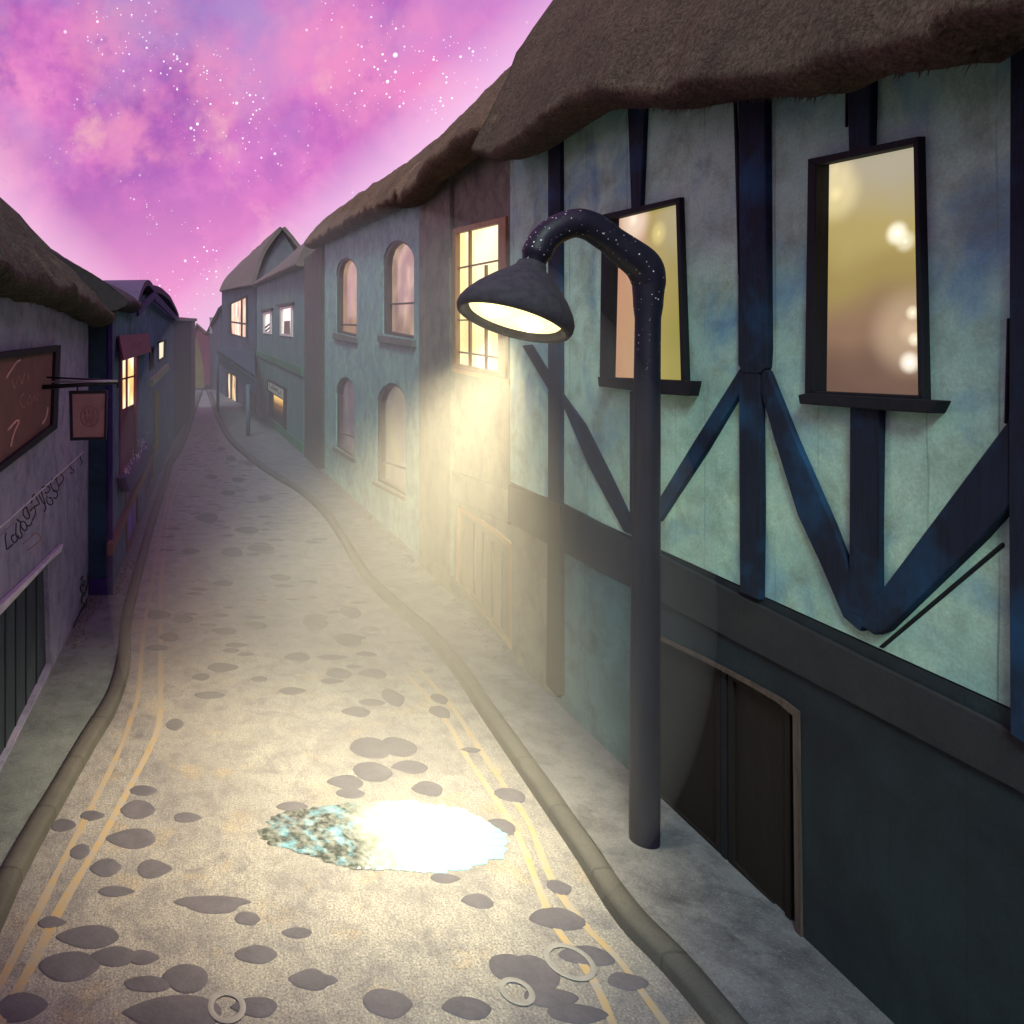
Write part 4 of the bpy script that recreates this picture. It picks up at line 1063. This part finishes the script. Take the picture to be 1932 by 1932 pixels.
for d, mt, lb in doors:
    bm = B(); prism(bm, L2, d, -0.04, -0.08); dd = part('door', bm, mt, u2, lb)
    bm = B(); ring(bm, L2, [(d[0][0]-2, d[0][1]-2), (d[1][0]+2, d[1][1]-4), (d[2][0]+2, d[2][1]), (d[3][0]-2, d[3][1]+2)], d, 0.03, -0.08); part('door_frame', bm, M_rail, dd)
G7 = glow('cream_window_light', [(0.3, (0.62, 0.45, 0.25)), (0.5, (0.92, 0.80, 0.50)), (0.7, (1.0, 0.92, 0.7))], 0.85, 0.8, (), 6.0)
G8 = glow('faded_rose_window_light', [(0.3, (0.18, 0.11, 0.10)), (0.5, (0.34, 0.23, 0.2)), (0.7, (0.42, 0.3, 0.26))], 0.6, 0.8, (), 8.0)
for i, w in enumerate(ws):
    win(u2, L2, w, [(w[0][0]+2,w[0][1]+3),(w[1][0]-2,w[1][1]+3),(w[2][0]-2,w[2][1]-3),(w[3][0]+2,w[3][1]-3)], None, M_black, G8 if i == 0 else G7, None, 0.03, 0.1)
bm = B(); prism(bm, L2, [(281,716),(314,686),(314,697),(281,729)], 0.14, -0.02); part('ledge', bm, M_sage, u2)
bm = B(); prism(bm, L2, [(204,1026),(240,944),(282,858),(282,876),(240,962),(204,1048)], 0.09, -0.02); part('rail', bm, M_rail, u2)
bm = B(); prism(bm, L2, [(290,740),(298,735),(297,846),(290,868)], 0.05, -0.02); part('shutter', bm, M_olive, u2)
# roof: slope at the near end, a gable over the rest
bm = B()
roof(bm, 14.15, 17.6, [(14, (-1.66, 5.55)), (17.6, (-1.66, 5.75))], [(14, (-3.6, 6.9)), (17.6, (-3.6, 6.9))], -1.8, -1, thick=0.3, ncol=30, amp=0.04, rag=0.03, bulge=0.04, back=2)
part('roof', bm, M_farroof, u2)
a_, b_, c_ = L2.at(240,581), L2.at(276,550), L2.at(330,601)
back_ = Vector((-4, 0, 0)); lip_ = Vector((0.25, 0, 0))
bm = B(); sheet(bm, a_ + lip_, a_ + back_, b_ + back_, b_ + lip_, 0.16, 6, 6, 0.05); sheet(bm, c_ + lip_, c_ + back_, b_ + back_, b_ + lip_, 0.22, 8, 10, 0.05)
part('gable_roof', bm, M_purple3, u2)
bm = B()
def bargeb(p, r, w):
    d = (r - p); n = Vector((1, 0, 0)); upv = Vector((0, 0, 1))
    prism_pts(bm, [p + lip_ * 1.1, r + lip_ * 1.1, r + lip_ * 1.1 - upv * w, p + lip_ * 1.1 - upv * w], n, 0.06)
bargeb(a_, b_, 0.2); bargeb(b_, c_, 0.28); bmesh.ops.recalc_face_normals(bm, faces=bm.faces)
part('bargeboard', bm, M_indigo, u2)
# fascia sign and flower box
sg = thing('fascia_sign', L2.at(240,680), 'maroon sloping sign board over the glowing window of the blue house', 'sign')
p4 = [L2.at(219,634), L2.at(277,629), L2.at(272,664), L2.at(213,681)]
bm = slab([p4[0] + L2.n * 0.03, p4[1] + L2.n * 0.03, p4[2] + L2.n * 0.18, p4[3] + L2.n * 0.18], 0.04)
part('panel', bm, M_maroon, sg)
letters('letter', L2, [[[(236,646),(238,654),(240,647),(242,655)]], [[(246,646),(247,653)]], [[(251,645),(254,652),(256,644)]]], 0.008, M_faint, sg, 0.21, 2)
fbx = thing('flower_box', L2.at(240,900), 'indigo window box of pale flowers under the glowing window', 'flower box')
bm = B(); prism(bm, L2, [(216,902),(224,898),(272,836),(276,838),(262,880),(226,928)], 0.22, 0.03); part('box', bm, M_indigo, fbx)
for i in range(40):
    bm = B()
    t = random.random(); x = 222 + 48 * t; y = 903 - 62 * t - random.uniform(0, 22) * (0.5 + t)
    p = L2.at(x, y) + L2.n * random.uniform(0.06, 0.2)
    for k in range(5):
        a = 2 * math.pi * k / 5 + random.random(); r = random.uniform(0.02, 0.035)
        n = Vector((random.uniform(0.2, 1), random.uniform(-1, 0.2), random.uniform(0, 1))).normalized(); uu = n.orthogonal().normalized(); ww = n.cross(uu)
        q1 = p + (uu * math.cos(a) + ww * math.sin(a)) * r; q2 = p + (uu * math.cos(a + 0.9) + ww * math.sin(a + 0.9)) * r
        bm.faces.new([bm.verts.new(p), bm.verts.new(q1), bm.verts.new((q1 + q2) / 2 + (q1 + q2 - 2 * p) * 0.3), bm.verts.new(q2)])
    tube(bm, [p, p - Vector((0, 0, 0.15))], 0.004, 4)
    part('flower', bm, M_flower, fbx)

# ------------------------------------------------------------------ LEFT: aubergine house
L3 = Facade((-1.8, 44.2), (-0.98, 70), -1)
u3 = thing('aubergine_house', (-1.4, 57, 0), 'flat-topped aubergine house with a dusty stone corner beyond the blue gables', 'house')
bm = B(); wall(bm, L3, [L3.at(328.4,860), L3.at(328.4,601), L3.at(365,604), L3.at(365,785)], [], 5); part('wall', bm, M_purple3, u3)
bm = B(); prism(bm, L3, [(327,598),(367,601),(367,606),(327,604)], 0.25, -4.9); part('coping', bm, M_trim3, u3)
bm = B(); prism(bm, L3, [(360,606),(366,606),(366,782),(361,787)], 0.12, -0.02); part('corner_stone', bm, M_trim3, u3)

# ------------------------------------------------------------------ street lamp
LD = 6.85
base = at_depth(1215, 1606, LD)
lampo = thing('street_lamp', (base.x, LD, 0.115), 'tall dark violet street lamp with crooked arm and lit bell shade on the pavement', 'street lamp')
path = [(1215,1620),(1216,1560),(1217,1300),(1219,1000),(1221,700),(1223,560),(1223,528),(1212,500),(1180,474),(1135,440),(1112,426),(1085,421),(1052,432),(1028,450),(1014,475),(1005,502)]
pts = catmull([at_depth(x, y, LD) for x, y in path], 5)
pts[0].z = 0.10
rad = []
for p in pts:
    py = CY - (p.z - H) * F / LD
    r = 24 if py < 600 else 22
    if py > 600: r = 21.5 + 4.5 * (py - 600) / 1000
    if py < 600: r = 24 + 7 * math.exp(-((py - 500) / 45) ** 2) if p.x > base.x - 0.35 else 27
    rad.append(r * LD / F * (1 + 0.03 * noise.noise(p * 3)))
for i in range(4): rad[-1 - i] = (20 + i * 1.2) * LD / F
bm = B(); tube(bm, pts, rad, 24)
part('post', bm, M_lamp, lampo)
axis = Vector((-0.36, -0.10, -0.91)).normalized()
neck = at_depth(1004, 498, LD)
prof = [(-0.02, 0.085), (0.0, 0.125), (0.05, 0.14), (0.10, 0.19), (0.2, 0.30), (0.32, 0.41), (0.42, 0.48), (0.49, 0.512), (0.545, 0.516), (0.585, 0.50), (0.597, 0.47), (0.57, 0.455), (0.46, 0.43), (0.30, 0.31), (0.15, 0.18), (0.1, 0.02)]
bm = B(); lathe(bm, neck, axis, prof, 56); bmesh.ops.recalc_face_normals(bm, faces=bm.faces)
sh = part('lamp_shade', bm, M_shade, lampo)
bm = B()
r = lathe(bm, neck, axis, [(0.34, 0.30), (0.50, 0.42), (0.53, 0.40), (0.545, 0.2), (0.548, 0.02)], 40); bm.faces.new(r[-1]); bm.faces.new(r[0][::-1]); bmesh.ops.recalc_face_normals(bm, faces=bm.faces)
lens = part('lens', bm, M_lens, sh)
side = axis.cross(Vector((0, 1, 0))).normalized()
for k in (-0.20, 0.17):
    bm = B(); bmesh.ops.create_icosphere(bm, subdivisions=3, radius=0.11)
    for f in bm.faces: f.smooth = True
    for v in bm.verts: v.co = v.co + neck + axis * 0.50 + side * k
    part('bulb', bm, M_bulb, lens)

# ------------------------------------------------------------------ lights
ld = bpy.data.lights.new('street_lamp_light', 'SPOT'); ld.energy = 5700; ld.color = (1.0, 0.86, 0.52); ld.shadow_soft_size = 0.42
ld.spot_size = math.radians(82); ld.spot_blend = 1.0
lo = bpy.data.objects.new('street_lamp_light', ld); COL.objects.link(lo)
lo.location = neck + axis * 0.72
aim = Vector((1.35, 7.9, 0.0)) - lo.location
lo.rotation_euler = aim.to_track_quat('-Z', 'Y').to_euler()

sd = bpy.data.lights.new('moon', 'SUN'); sd.energy = 2.6; sd.angle = math.radians(16); sd.color = (0.70, 1.0, 0.86)
so = bpy.data.objects.new('moon', sd); COL.objects.link(so)
so.rotation_euler = Vector((0.32, 0.66, -0.68)).to_track_quat('-Z', 'Y').to_euler(); so.location = (-20, -10, 20)

# night mist hanging under the lamp
m = Mat('night_mist')
pv = m.n('ShaderNodeVolumePrincipled'); pv.inputs['Density'].default_value = 0.039; pv.inputs['Color'].default_value = (1, 0.98, 0.94, 1); pv.inputs['Anisotropy'].default_value = 0.0
oo = m.n('ShaderNodeOutputMaterial'); m.nt.links.new(pv.outputs[0], oo.inputs['Volume'])
bm = B(); bmesh.ops.create_icosphere(bm, subdivisions=5, radius=1.0)
for v in bm.verts:
    v.co = Vector((2.0 + v.co.x * 3.2, 9.4 + v.co.y * 4.6, 2.4 + v.co.z * 4.0)); 
mist = struct('mist', bm, m.m, 'stuff')

# ------------------------------------------------------------------ camera and render
cd = bpy.data.cameras.new('camera'); cam = bpy.data.objects.new('camera', cd); COL.objects.link(cam)
cam.location = (0, 0, H); cam.rotation_euler = (math.radians(90), 0, 0)
cd.sensor_width = 36; cd.sensor_fit = 'HORIZONTAL'; cd.lens = F / 1932 * 36
cd.shift_x = (966 - CX) / 1932; cd.shift_y = -(966 - CY) / 1932
cd.clip_start = 0.1; cd.clip_end = 2000
S.camera = cam
S.view_settings.view_transform = 'Standard'; S.view_settings.look = 'None'; S.view_settings.gamma = 1; S.view_settings.exposure = 0.18
S.cycles.use_denoising = True
S.cycles.max_bounces = 6; S.cycles.volume_bounces = 0; S.cycles.sample_clamp_indirect = 6
